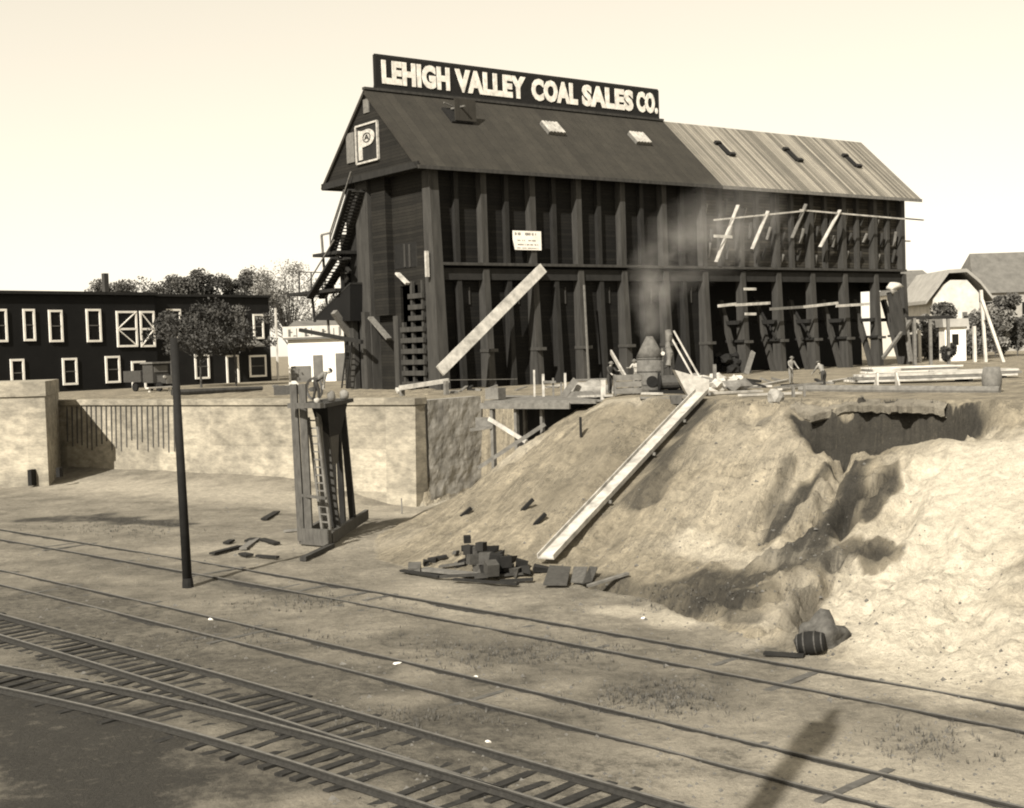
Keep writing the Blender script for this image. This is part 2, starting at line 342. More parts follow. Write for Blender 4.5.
for i in range(len(fx)):
    x, y = fx[i], fy[i]
    if x < -40 or x > 45 or y < 20 or y > 112: continue
    j = nz(x * .5, y * .5, 8, 3) * .9; d = 0; q = 0
    for pts, r, a in dark_patches:
        e = seg_d(x, y, pts) / r + j
        if e < 1.6: d = max(d, a * max(0, min(1, 1.5 - e)))
    for pts, r, a in pale_patches:
        e = seg_d(x, y, pts) / r + j * .6
        if e < 1.6: q = max(q, a * max(0, min(1, 1.5 - e)))
    if 12 < x < 22.2 and 0 < ss_[i] < 1:  # shade of the hollow under the lip painted in with its dark topsoil
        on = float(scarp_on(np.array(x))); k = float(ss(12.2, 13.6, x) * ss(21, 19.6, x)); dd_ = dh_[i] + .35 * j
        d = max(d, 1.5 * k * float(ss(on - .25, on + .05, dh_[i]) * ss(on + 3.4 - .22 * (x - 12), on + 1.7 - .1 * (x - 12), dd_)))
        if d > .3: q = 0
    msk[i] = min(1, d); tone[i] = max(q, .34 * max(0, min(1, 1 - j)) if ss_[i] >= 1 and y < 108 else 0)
me = bpy.data.meshes.new('ground'); nxg, nyg = len(gx), len(gy)
idx = np.arange(nxg * nyg).reshape(nyg, nxg); q = np.stack([idx[:-1, :-1], idx[:-1, 1:], idx[1:, 1:], idx[1:, :-1]], -1).reshape(-1, 4)
me.vertices.add(nxg * nyg); me.vertices.foreach_set('co', np.stack([fx, fy, hh], 1).ravel().astype(np.float32))
me.loops.add(len(q) * 4); me.loops.foreach_set('vertex_index', q.ravel().astype(np.int32))
me.polygons.add(len(q)); me.polygons.foreach_set('loop_start', np.arange(0, len(q) * 4, 4, dtype=np.int32))
me.update(); me.validate(); me.polygons.foreach_set('use_smooth', np.ones(len(me.polygons), bool))
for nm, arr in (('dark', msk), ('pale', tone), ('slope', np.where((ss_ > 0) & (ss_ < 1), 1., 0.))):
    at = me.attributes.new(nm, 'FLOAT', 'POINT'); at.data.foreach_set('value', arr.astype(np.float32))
m, n, l, p = nodes('earth'); P_ = pos(n)
def attr(nm): a = n.new('ShaderNodeAttribute'); a.attribute_name = nm; return a.outputs['Fac']
v1 = noi(n, l, P_, .35, 8, .7); v2 = noi(n, l, P_, 2.6, 8, .75); v3 = noi(n, l, P_, 12, 4, .7)
flat = mixc(n, l, ramp(n, l, v1, .35, .62), g(.11), g(.2)); slope = mixc(n, l, ramp(n, l, v1, .35, .65), g(.155), g(.26))
cb_ = n.new('ShaderNodeCombineXYZ')
for i_, ax_, k_ in ((0, (.85, -.53, 0), 1.5), (1, (.53, .85, 0), .2)):
    d_ = n.new('ShaderNodeVectorMath'); d_.operation = 'DOT_PRODUCT'; d_.inputs[1].default_value = ax_; l.new(P_, d_.inputs[0]); l.new(math_(n, l, 'MULTIPLY', d_.outputs['Value'], k_), cb_.inputs[i_])
vr = noi(n, l, cb_.outputs[0], 1.1, 7, .7)
slope = mixc(n, l, .8, slope, ramp(n, l, vr, .32, .6, g(.5), g(1.12)), 'MULTIPLY')
c = mixc(n, l, attr('slope'), flat, slope)
c = mixc(n, l, attr('pale'), c, g(.42))
c = mixc(n, l, .75, c, ramp(n, l, v2, .3, .68, g(.5), g(1.3)), 'MULTIPLY')
v4 = noi(n, l, cb_.outputs[0], 2.2, 6, .7); v5 = noi(n, l, P_, .45, 3, .5); v6 = noi(n, l, P_, 5.5, 3, .6)
crk = math_(n, l, 'MULTIPLY', math_(n, l, 'LESS_THAN', math_(n, l, 'ABSOLUTE', math_(n, l, 'SUBTRACT', v4, .5)), .012), math_(n, l, 'GREATER_THAN', v5, .5))
crk = math_(n, l, 'MULTIPLY', math_(n, l, 'MULTIPLY', crk, attr('slope')), math_(n, l, 'SUBTRACT', 1., attr('pale')))
fleck = math_(n, l, 'GREATER_THAN', v6, .69)
c = mixc(n, l, math_(n, l, 'MULTIPLY', crk, .6), c, g(.05)); c = mixc(n, l, math_(n, l, 'MULTIPLY', fleck, .5), c, g(.06))
vs_ = mixc(n, l, attr('slope'), v2, math_(n, l, 'ADD', math_(n, l, 'MULTIPLY', vr, .6), math_(n, l, 'MULTIPLY', v2, .4)))
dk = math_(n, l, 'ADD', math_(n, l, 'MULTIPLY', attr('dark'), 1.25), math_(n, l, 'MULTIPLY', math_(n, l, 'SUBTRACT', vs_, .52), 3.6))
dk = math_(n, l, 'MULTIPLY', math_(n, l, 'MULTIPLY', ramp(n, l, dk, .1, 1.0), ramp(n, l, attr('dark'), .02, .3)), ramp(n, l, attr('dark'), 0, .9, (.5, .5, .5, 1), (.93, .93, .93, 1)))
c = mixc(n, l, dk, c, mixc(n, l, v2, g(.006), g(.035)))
c = mixc(n, l, .5, c, ramp(n, l, v3, .3, .7, g(.6), g(1.3)), 'MULTIPLY')
l.new(c, p.inputs[0]); p.inputs['Roughness'].default_value = .95
bump(n, l, p, math_(n, l, 'ADD', math_(n, l, 'ADD', v2, math_(n, l, 'MULTIPLY', v3, .4)), math_(n, l, 'MULTIPLY', math_(n, l, 'MULTIPLY', vr, attr('slope')), 1.6)), .9, .14); MATS['earth'] = m
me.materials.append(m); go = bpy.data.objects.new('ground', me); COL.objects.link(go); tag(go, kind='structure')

mb = MB(); n0 = 0; cr_ = [V((a, b, 0)) for a, b in CREST]
rows = []
for k in range(61):
    x = 13.3 + (20.0 - 13.3) * k / 60
    for a, b in zip(cr_, cr_[1:]):
        if a.x <= x < b.x:
            f_ = (x - a.x) / (b.x - a.x); e = a.lerp(b, f_); t_ = (b - a).normalized(); nn = V((t_.y, -t_.x, 0)); break
    on = float(scarp_on(np.array(x))); taper = math.sin(math.pi * k / 60) ** .5; out = .15 + taper * (.55 + .8 * nz(x * 1.9, 3, 1, 4)); zt_ = gz(*(e + nn * (on - .5)).xy)
    rows.append([e + nn * (on - 1.3) + Z * (gz(*(e + nn * (on - 1.3)).xy) - .15), e + nn * (on - .3) + Z * (zt_ + .05), e + nn * (on + out) + Z * (zt_ - .2 - .1 * nz(x * 3, 1, 1, 2)), e + nn * (on + out - .05) + Z * (zt_ - .48 - .2 * abs(nz(x * 4, 5, 1, 2))), e + nn * (on - .1) + Z * (zt_ - .6)])
for rw in rows: mb.v += [tuple(v_) for v_ in rw]
for k in range(60):
    for j in range(5): mb.f.append((k * 5 + j, (k + 1) * 5 + j, (k + 1) * 5 + (j + 1) % 5, k * 5 + (j + 1) % 5))
plain('sod', .03, .11, 3, bs=.8, bd=.1)
tag(mb.build('terrain_lip', 'earth', None, False), kind='structure')

# ------------------------------------------------------------------ retaining wall, wing wall, left abutment
r = thing('retaining_wall', wpt(20), 'long pale concrete retaining wall with flat coping, holding up the coal yard above the tracks', 'wall')
mb = MB()
def wblock(mb, t0, t1, q0, q1, z0, z1, bat=0):
    mb.hexa([wpt(t0, q0 - bat) + Z * z0, wpt(t1, q0 - bat) + Z * z0, wpt(t1, q1) + Z * z0, wpt(t0, q1) + Z * z0, wpt(t0, q0) + Z * z1, wpt(t1, q0) + Z * z1, wpt(t1, q1) + Z * z1, wpt(t0, q1) + Z * z1])
wblock(mb, 0, 70, 0, 1.0, -1, 5.92, .25); mb.build('wall', 'concrete', r)
mb = MB(); wblock(mb, -.1, 70.1, -.16, 1.1, 5.92, 6.35); mb.build('coping', 'concrete', r)
mb = MB()
for k in range(22):
    a = 24 + k * .63 + random.uniform(-.06, .06); lo = random.uniform(2.2, 3.2)
    mb.beam(wpt(a, -.14) + Z * lo, wpt(a, -.06) + Z * 5.8, .09, .1, WP)
mb.build('pile', 'timber', r)
r = thing('wing_wall', wpt(0, 3), 'rough mottled wing wall turning back from the corner of the pale retaining wall beside the timber platform', 'wall')
mb = MB()
NQ, NZ = 46, 34
def wv(i, j):
    q = 1.1 + (RE - .9) * i / NQ; z = -1 + 7.15 * j / NZ; e_ = -.12 + .06 * nz(q * 1.1, z * 1.1, 2, 4); return wpt(e_, q) + Z * z
vs = [wv(i, j) for i in range(NQ + 1) for j in range(NZ + 1)]
mb.add(vs, [(i * (NZ + 1) + j, (i + 1) * (NZ + 1) + j, (i + 1) * (NZ + 1) + j + 1, i * (NZ + 1) + j + 1) for i in range(NQ) for j in range(NZ)])
mb.hexa([wpt(.12, 1.1) - Z, wpt(.8, 1.1) - Z, wpt(.8, RE + .2) - Z, wpt(.12, RE + .2) - Z, wpt(.12, 1.1) + Z * 6.15, wpt(.8, 1.1) + Z * 6.15, wpt(.8, RE + .2) + Z * 6.15, wpt(.12, RE + .2) + Z * 6.15])
mb.build('wall', 'rubble_wall', r)
a0 = at_z(49, 486, .2); a0 = V((a0.x, a0.y, 0))
r = thing('bridge_abutment', a0, 'tall concrete abutment with a capped top at the left end of the retaining wall', 'abutment')
c0 = a0; far = wpt(38.4, 0); al = V((-1, .18, 0)).normalized(); ap = (far - c0); ap.z = 0
mb = MB(); mb.hexa([c0 - Z, c0 + al * 18 - Z, c0 + al * 18 + ap - Z, c0 + ap - Z, c0 + Z * 7.0, c0 + al * 18 + Z * 7.0, c0 + al * 18 + ap + Z * 7.0, c0 + ap + Z * 7.0]); mb.build('wall', 'concrete', r)
e = V((.15, -.2, 0)); mb = MB(); mb.hexa([c0 + e + Z * 7.0, c0 + al * 18 + e + Z * 7.0, c0 + al * 18 + ap + Z * 7.0, c0 + ap + e + Z * 7.0, c0 + e + Z * 8.1, c0 + al * 18 + e + Z * 8.1, c0 + al * 18 + ap + Z * 8.1, c0 + ap + e + Z * 8.1]); mb.build('coping', 'concrete', r)
mb = MB(); mb.beam(c0 + al * 1.2 + V((0, -.25, .3)), c0 + al * 1.2 + V((0, -.25, 1.5)), .9, .3, al); mb.build('drain_opening', 'black', r); mb = MB(); mb.beam(c0 + al * -1.0 + V((0, -.25, .9)), c0 + al * -1.0 + V((0, -.25, 1.6)), .5, .3, al); mb.build('drain_opening', 'black', r)

# ------------------------------------------------------------------ tracks
RAILS = {'a1': [(97,545),(192,560),(354,585),(606,630),(680,643),(873,677),(996,699)], 'a2': [(97,553),(184,570),(354,602),(486,625),(680,663),(838,693),(996,724)],
 'b1': [(73,585),(187,609),(354,647),(506,684),(680,723),(777,745),(930,781)], 'b2': [(40,592),(127,614),(267,645),(354,670),(486,703),(680,753),(802,781)],
 'c1': [(30,624),(154,654),(254,684),(354,712),(450,743),(569,779)], 'c2': [(110,670),(207,700),(267,719),(354,742),(473,778)],
 'c3': [(63,677),(160,697),(234,714),(354,751)], 'd2': [(37,697),(154,724),(274,757),(354,777)]}
def fit(k, deg=2):
    P = np.array([tuple(at_z(x, y, .15))[:2] for x, y in RAILS[k]]); return np.polyfit(P[:, 0], P[:, 1], deg), P
def track(k1, k2, x0, x1, label, ties, spacing, tiemat, bury, deg=2, gauge=None):
    sink = .07 if tiemat == 'tie_pale' else -.03
    f1, P1 = fit(k1, deg); f2, P2 = fit(k2, deg)
    xs = np.linspace(min(P1[0, 0], P2[0, 0]), max(P1[-1, 0], P2[-1, 0]), 30)
    xin = np.clip(0, xs[0], xs[-1])
    def ev(f, x):                                              # straight beyond the fitted stretch
        xc = min(max(x, xs[0]), xs[-1]); return np.polyval(f, xc) + np.polyval(np.polyder(f), xc) * (x - xc)
    cen = [V((x, (ev(f1, x) + ev(f2, x)) / 2, 0)) for x in np.arange(x0, x1, .8)]
    sl = np.mean([(ev(f1, x) - ev(f2, x)) * math.cos(math.atan(np.polyval(np.polyder(f1), x))) for x in xs]); hg = abs(sl) / 2 if gauge is None else gauge / 2
    root = thing('railroad_track', cen[len(cen) // 2], label, 'railroad track', 'railroad tracks below the bank')
    def frame(i):
        d = (cen[min(i + 1, len(cen) - 1)] - cen[max(i - 1, 0)]).normalized(); return d, V((-d.y, d.x, 0))
    prof = [(-.075, 0), (.075, 0), (.075, .02), (.015, .045), (.015, .11), (.042, .125), (.042, .165), (-.042, .165), (-.042, .125), (-.015, .11), (-.015, .045), (-.075, .02)]
    for sgn in (1, -1):
        mb = MB(); mh = MB()
        for i, c in enumerate(cen):
            d, nn = frame(i); b = c + nn * hg * sgn - Z * sink
            mb.v += [tuple(b + nn * u * 1.2 + Z * w) for u, w in prof]
            mh.v += [tuple(b + nn * u + Z * w) for u, w in ((-.042, .167), (.042, .167), (.03, .175), (-.03, .175))]
            if i:
                k = (i - 1) * 12; mb.f += [(k + j, k + (j + 1) % 12, k + 12 + (j + 1) % 12, k + 12 + j) for j in range(12)]
                k = (i - 1) * 4; mh.f += [(k + j, k + (j + 1) % 4, k + 4 + (j + 1) % 4, k + 4 + j) for j in range(4)]
        ro = mb.build('rail', 'rust', root); mh.build('railhead', 'rail_top', ro)
    # ties
    acc = 0; made = 0; nxt = 0
    for i in range(1, len(cen)):
        acc += (cen[i] - cen[i - 1]).length
        if cen[i].y < 20 or cen[i].x < ties[0] or cen[i].x > ties[1]: continue
        while acc > nxt and made < 96:
            nxt = max(nxt, acc - 1) + spacing * random.uniform(.92, 1.08); d, nn = frame(i)
            c = cen[i - 1].lerp(cen[i], random.random()) if False else cen[i] - d * (acc - nxt + spacing)
            yaw = random.uniform(-.07, .07); n2 = (nn + d * yaw).normalized(); mb = MB()
            z = .02 - random.uniform(0, bury) if bury > .15 else -random.uniform(0, bury); sh = random.uniform(-.12, .12)
            mb.box(c + nn * sh + Z * (z - .05), n2, n2.cross(Z), Z, hg + .5, .125 * random.uniform(.8, 1.15), .09); mb.build('crosstie', tiemat, root); made += 1
    return cen, hg
TA = track('a1', 'a2', -60, 34, 'rail line nearest the earth bank, its ties buried in dirt', (-24, 16), 1.35, 'tie_pale', .34)
TB = track('b1', 'b2', -55, 30, 'second rail line out from the bank, running through the dark cinder patch', (-24, 16), 1.0, 'tie_pale', .34)
TC = track('c1', 'c2', -50, 16, 'rail line with dark open ties, nearest the viewer along its full length', (-25, 10), .62, 'tie', .035)
TD = track('c3', 'd2', -45, -.8, 'short branching rail line at the lower left corner on dark ground', (-24, -.5), .66, 'tie', .06)

# ------------------------------------------------------------------ coal building
r = thing('coal_elevator', b3(L / 2, WD / 2, TZ), 'huge dark timber coal elevator with posted side walls and a long gabled roof', 'building')
BR = r
def quadwall(s0, s1, t0, t1, z0, z1):
    mb = MB(); mb.hexa([b3(s0, t0, z0), b3(s1, t0, z0), b3(s1, t1, z0), b3(s0, t1, z0), b3(s0, t0, z1), b3(s1, t0, z1), b3(s1, t1, z1), b3(s0, t1, z1)]); return mb
SB = 34.2; BAY = L / 12
tag(quadwall(.3, 6 * BAY, .5, .8, 5.8, EZ + .6).build('front_wall', 'siding', r), 'dark closed board wall of the finished half')
tag(quadwall(6 * BAY, L, .5, .8, BZ - .6, EZ + .6).build('front_wall', 'bin_boards', r), 'rough board bin wall of the unfinished half')
quadwall(0, L, WD - .3, WD, 5.8, EZ).build('rear_wall', 'siding', r)
mb = quadwall(L - .25, L, .8, WD - .3, BZ - 2, EZ); mb.slab([b3(L, .5, EZ), b3(L, WD, EZ), b3(L, WD / 2, RZ - .8)], A * -.25); mb.build('end_wall', 'bin_boards', r)
# near end wall with its opening at the right foot
mb = MB()
for (t0, t1, z0, z1) in ((.5, WD, 15.2, EZ + .2), (5.3, WD, 5.8, 15.2), (.5, 1.2, 5.8, 15.2)):
    mb.hexa([b3(0, t0, z0), b3(.25, t0, z0), b3(.25, t1, z0), b3(0, t1, z0), b3(0, t0, z1), b3(.25, t0, z1), b3(.25, t1, z1), b3(0, t1, z1)])
mb.build('end_wall', 'end_siding', r)
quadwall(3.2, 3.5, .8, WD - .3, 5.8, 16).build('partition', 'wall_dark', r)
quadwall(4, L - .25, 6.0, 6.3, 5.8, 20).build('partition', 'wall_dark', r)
quadwall(6 * BAY, L - .25, .8, 6.0, BZ - .8, BZ - .5).build('bin_floor', 'bin_boards', r)
# gable: a solid overhanging head above the end wall
tl, tr = WD + OV, -OV
mb = MB(); g0 = [b3(-EV + .25, tr + .35, EZ + .02), b3(-EV + .25, tl - .35, EZ + .02), b3(-EV + .25, WD / 2, RZ - .45)]
mb.slab(g0, A * .25); mb.hexa([b3(-EV + .5, tr + .4, EZ - .0), b3(.25, tr + .4, EZ - .0), b3(.25, tl - .4, EZ - .0), b3(-EV + .5, tl - .4, EZ - .0), b3(-EV + .5, tr + .4, EZ + .2), b3(.25, tr + .4, EZ + .2), b3(.25, tl - .4, EZ + .2), b3(-EV + .5, tl - .4, EZ + .2)])
mb.build('gable', 'end_siding', r)
mb = MB(); mb.beam(b3(-EV + .1, tr + .1, EZ + .12), b3(-EV + .1, tl - .1, EZ + .12), .2, .55); mb.build('fascia', 'post_dark', r)
# roof slabs
def roofslab(s0, s1, side, mat, name, lift=0, ext=0):
    te, tm = ((tr - ext, WD / 2) if side else (tl + ext, WD / 2)); nn = (b3(0, tm, RZ) - b3(0, te, EZ)).cross(A).normalized()
    if nn.z < 0: nn = -nn
    mb = MB(); mb.slab([b3(s0, te, EZ) + nn * lift, b3(s1, te, EZ) + nn * lift, b3(s1, tm, RZ) + nn * lift, b3(s0, tm, RZ) + nn * lift], nn * -.28)
    return mb.build(name, mat, r), nn
ro1, NR = roofslab(-EV, SB, 1, 'tarred', 'roof'); tag(ro1, 'dark tar-paper roof slope of the finished half')
ro2, _ = roofslab(SB, L + EV, 1, 'roof_boards', 'roof', .003); tag(ro2, 'bare pale board roof slope of the unfinished half')
roofslab(-EV, SB, 0, 'tarred', 'roof'); roofslab(SB, L + EV, 0, 'roof_boards', 'roof', .003)
mb = MB(); mb.beam(b3(-EV, tr - .02, EZ - .1), b3(SB - .05, tr - .02, EZ - .1), .12, .3); mb.build('eave_board', 'post', ro1)
mb = MB(); mb.beam(b3(SB + .05, tr - .02, EZ - .1), b3(L + EV, tr - .02, EZ - .1), .12, .34); mb.build('eave_board', 'weathered', ro2)
mb = MB(); mb.beam(b3(-EV, WD / 2, RZ + .1), b3(SB, WD / 2, RZ + .1), .45, .22); mb.build('ridge_cap', 'post', ro1)
RDIR = (b3(0, WD / 2, RZ) - b3(0, tr, EZ)).normalized()
def on_roof(px, py): return at_plane(px, py, b3(0, tr, EZ), NR)
# open hatch, slatted skylights, dark slots
def skylight(x, y, w, h, kind):
    c = on_roof(x, y) + NR * .1; hw, hh_ = w / 2, h / 2
    if kind == 'slat':
        mb = MB(); mb.box(c, A, RDIR, NR, hw, hh_, .22); s = mb.build('skylight', 'weathered', r); mb = MB()
        for k in range(5): mb.box(c + A * (hw * 2 * (k + .5) / 5 - hw) + NR * .26, A, RDIR, NR, hw / 8, hh_ * 1.02, .06)
        mb.build('slat', 'fresh', s)
    elif kind == 'open':
        mb = MB(); mb.box(c, A, RDIR, NR, hw, hh_, .1); s = mb.build('roof_hatch', 'black', r)
        mb = MB(); up = (RDIR * .75 + NR * .75).normalized(); hinge = c + RDIR * -hh_
        mb.box(hinge + up * hh_ + NR * .1 + A * .3, A, up, up.cross(A), hw, hh_ * .9, .06); mb.build('hatch_lid', 'tarred', s)
        mb = MB(); mb.beam(c + RDIR * hh_ - A * hw * .2, c - RDIR * hh_ * .6 + NR * 1.5 - A * hw * .2, .14, .14); mb.beam(c + RDIR * hh_ * 1.0 + A * hw, c + RDIR * hh_ * 1.0 + NR * .6 - A * hw, .12, .12); mb.build('prop', 'weathered', s)
    else:
        mb = MB(); mb.box(c, A, RDIR, NR, hw, hh_, .1); s = mb.build('roof_slot', 'black', r)
        mb = MB(); mb.box(c + RDIR * hh_ - A * hw * .8 + NR * .1, A, RDIR, NR, hw * 1.2, .18, .16); mb.box(c - RDIR * hh_ + A * hw * .8 + NR * .1, A, RDIR, NR, hw * 1.2, .18, .16); mb.build('curb', 'post_dark', s)
skylight(457, 117, 2.3, 2.2, 'open'); skylight(552, 130, 2.0, 1.7, 'slat'); skylight(639, 140, 2.0, 1.7, 'slat')
for x, y in ((724, 150), (792, 156), (851, 162)): skylight(x, y, .7, 2.0, 'slot')
# gable fittings
def endrect(x0, y0, x1, y1, s): a, b, c, d = on_end(x0, y0, s), on_end(x1, y0, s), on_end(x1, y1, s), on_end(x0, y1, s); return a, b, c, d
def endbox(name, mat, par, x0, y0, x1, y1, s, th):                 # rectangle square to the wall between two photo columns
    p, q = on_end(x0, (y0 + y1) / 2, s), on_end(x1, (y0 + y1) / 2, s); tp, tq = st(p)[1], st(q)[1]
    zt = on_end((x0 + x1) / 2, y0, s).z; zb = on_end((x0 + x1) / 2, y1, s).z
    mb = MB(); mb.hexa([b3(s, tq, zb), b3(s, tp, zb), b3(s - th, tp, zb), b3(s - th, tq, zb), b3(s, tq, zt), b3(s, tp, zt), b3(s - th, tp, zt), b3(s - th, tq, zt)])
    return mb.build(name, mat, par) if name else mb
SG = -EV + .24
tag(endbox('gable_door', 'weathered', r, 347.5, 133, 355, 163, SG, .12), 'faded door leaf beside the emblem')
endbox('louver', 'weathered', r, 364, 99, 369.5, 113, SG, .1)
em = endbox('gable_panel', 'post_dark', r, 357.5, 124, 379, 162, SG, .1); tag(em, 'white-framed dark panel carrying a round white flag emblem')
p0, p1 = on_end(357.5, 143, SG), on_end(379, 143, SG); t0e, t1e = st(p0)[1], st(p1)[1]; zt, zb = on_end(368, 124, SG).z, on_end(368, 162, SG).z
se = SG - .12
mb = MB()
for a, b in (((t0e, zt), (t1e, zt)), ((t0e, zb), (t1e, zb)), ((t0e, zb), (t0e, zt)), ((t1e, zb), (t1e, zt))): mb.beam(b3(se, a[0], a[1]), b3(se, b[0], b[1]), .16, .2, A)
mb.build('frame', 'faded', em)
wE, hE = t0e - t1e, zt - zb; mb = MB(); se2 = se - .02
fl = [(t0e - .12 * wE, zt - .12 * hE), (t0e - .3 * wE, zt - .16 * hE)] + [(t0e - (.55 + .33 * math.cos(a)) * wE, zt - (.36 + .22 * math.sin(a)) * hE) for a in np.linspace(-1.6, 1.6, 12)] + [(t0e - .3 * wE, zt - .6 * hE), (t0e - .3 * wE, zb + .08 * hE), (t0e - .12 * wE, zb + .08 * hE)]
mb.slab([b3(se2, a, b) for a, b in fl], A * -.06); fo = mb.build('emblem', 'faded', em)
mb = MB(); cE = (t0e - .54 * wE, zt - .36 * hE)
for k in range(14):
    a, b = 2 * math.pi * k / 14, 2 * math.pi * (k + .8) / 14; mb.beam(b3(se2 - .08, cE[0] + .17 * wE * math.cos(a), cE[1] + .12 * hE * math.sin(a)), b3(se2 - .08, cE[0] + .17 * wE * math.cos(b), cE[1] + .12 * hE * math.sin(b)), .05, .1, A)
for (u0, w0, u1, w1) in ((-.09, -.06, 0, .07), (0, .07, .09, -.06), (-.05, -.01, .05, -.01)): mb.beam(b3(se2 - .08, cE[0] + u0 * wE, cE[1] + w0 * hE), b3(se2 - .08, cE[0] + u1 * wE, cE[1] + w1 * hE), .06, .12, A)
mb.build('device', 'post_dark', fo)
# end-wall pilasters
for x0, x1, y0, y1, th, m_ in ((367, 379, 176, 388, .9, 'post'), (381, 395, 176, 316, .7, 'end_siding'), (357, 364, 200, 388, .6, 'post_dark'), (347, 353, 235, 388, .5, 'end_siding'), (395.5, 400, 316, 388, .35, 'post'), (421, 428, 200, 300, .3, 'end_siding')):
    p, q = on_end(x0, 300, -.02), on_end(x1, 300, -.02); tp, tq = st(p)[1], st(q)[1]; zt = min(EZ + .01, on_end(x0, y0, 0).z); zb = max(5.8, on_end(x0, y1, 0).z)
    if y1 > 380: zb = 5.8
    mb = MB(); mb.hexa([b3(0, tq, zb), b3(0, tp, zb), b3(-th, tp, zb), b3(-th, tq, zb), b3(0, tq, zt), b3(0, tp, zt), b3(-th, tp, zt), b3(-th, tq, zt)]); mb.build('pilaster', m_, r)
w = endbox('window', 'black', r, 395, 243, 418, 268, -.01, .04)
for x in (404, 409, 417): endbox('mullion', 'post', w, x, 244, x + 1.6, 267, -.06, .05)
# brace boards and slatted crib in the end opening
mb = MB()
for k in range(9):
    z = 6.6 + k * .95; mb.beam(b3(-.5, .9, z), b3(-.5, 4.6 if k < 6 else 3.2, z), .25, .42)
for t in (1.2, 2.9, 4.4): mb.beam(b3(-.3, t, 5.8), b3(-.3, t, 15.5 if t < 4 else 12), .3, .3)
mb.build('slatted_crib', 'post', r)
mb = MB(); mb.beam(b3(-1.2, 8.6, 12.6), b3(-1.0, 5.9, 10.6), .2, .55, A)
mb.build('brace', 'weathered', r)
mb = MB(); mb.beam(b3(-.7, 4.6, 16.3), b3(-.75, 2.9, 15.3), .18, .45, A); mb.build('brace', 'fresh', r)
mb = MB(); mb.beam(b3(-.6, 0.0, 17.9), b3(-.6, 0.0, 15.7), .25, .3, A); mb.build('brace', 'fresh', r)
# front posts
def front_post(s, major, unfinished):
    w = .62 if major else .46
    mb = MB(); d = .75 if major else .45
    top = EZ - .1
    mb.hexa([b3(s - w / 2, .5, BZ), b3(s + w / 2, .5, BZ), b3(s + w / 2, .5 - d, BZ), b3(s - w / 2, .5 - d, BZ), b3(s - w / 2, .5, top), b3(s + w / 2, .5, top), b3(s + w / 2, .5 - d, top), b3(s - w / 2, .5 - d, top)])
    if major: d0, d1 = .8, 1.25; w2 = .72
    else: d0, d1 = .5, .9; w2 = .5
    if not (unfinished and not major):
        zb = 5.8; mb.hexa([b3(s - w2 / 2, .5, zb), b3(s + w2 / 2, .5, zb), b3(s + w2 / 2, .5 - d1, zb), b3(s - w2 / 2, .5 - d1, zb), b3(s - w / 2, .5, BZ - .3), b3(s + w / 2, .5, BZ - .3), b3(s + w / 2, .5 - d0, BZ - .3), b3(s - w / 2, .5 - d0, BZ - .3)])
    po = mb.build('post', 'post' if major or unfinished else 'post_dark', r)
    if major:
        mb = MB(); mb.box(b3(s, .5 - 1.45 / 2 , 9.3), A, B, Z, w2 / 2 + .06, 1.5 / 2 + .1, .14); mb.build('collar', 'iron', po)
    return po
for k in range(25):
    s = k * BAY / 2; major = k % 2 == 0
    if k == 0:
        mb = MB(); mb.hexa([b3(-.25, .9, 5.8), b3(.8, .9, 5.8), b3(.8, -.9, 5.8), b3(-.25, -.9, 5.8), b3(-.25, .9, EZ - .1), b3(.65, .9, EZ - .1), b3(.65, -.25, EZ - .1), b3(-.25, -.25, EZ - .1)])
        tag(mb.build('post', 'post', r), 'heavy corner post'); continue
    if k == 24: s = L - .35
    front_post(s, major, k > 12)
mb = MB(); mb.box(b3(L / 2, -.0, BZ + .1), A, B, Z, L / 2 - .2, .52, .12); mb.build('ledge', 'post', r)
mb = MB(); mb.box(b3(L / 2, .16, BZ - .75), A, B, Z, L / 2 - .2, .28, .5); mb.build('belt_beam', 'beam_dark', r)
for k in range(6):
    s = (k + .82) * BAY - .9; mb = MB(); mb.box(b3(s, .47, BZ - 2.6), A, B, Z, .42, .03, .7); w = mb.build('window', 'black', r)
    mb = MB(); mb.box(b3(s - .46, .44, BZ - 2.6), A, B, Z, .06, .05, .75); mb.box(b3(s + .46, .44, BZ - 2.6), A, B, Z, .06, .05, .75); mb.build('frame', 'post', w)
for k in range(6, 12):                                          # raking struts and ties inside the open half
    s0 = k * BAY + BAY * .84 ; s1 = (k + 1) * BAY
    mb = MB(); mb.beam(b3(s1 - .5, .2, 5.9), b3(s1 - .5, 2.6, 13.6), .5, .5, A); mb.build('strut', 'post', r)
    mb = MB(); mb.beam(b3(s1 - .5, -.2, 11.3), b3(s1 - .5, 3.0, 11.3), .45, .4); mb.beam(b3(s1 - .5, -.6, 9.4), b3(s1 - .5, 2.0, 9.4), .3, .25); mb.build('tie_beam', 'post_dark', r)
    if k in (7, 8): mb = MB(); mb.beam(b3(s1 - .7, -.3, 9.5), b3(s1 - .4, 3.0, 14), .18, .2, A); mb.build('strut', 'post_dark', r)
for k in range(12, 24):                                         # short blocking and wedge cleats on the unfinished wall
    for j in range(3):
        s = (k + .3 + .25 * (j % 2)) * BAY / 2 + random.uniform(-.3, .3); z = BZ + .9 + j * 2.1 + random.uniform(-.4, .4)
        mb = MB(); mb.beam(b3(s, .38, z), b3(s + random.uniform(-.2, .3), .05, z + random.uniform(1.0, 1.7)), .14, .3, B); mb.build('bracket', 'weathered' if (k + j) % 2 == 0 else 'post', r)

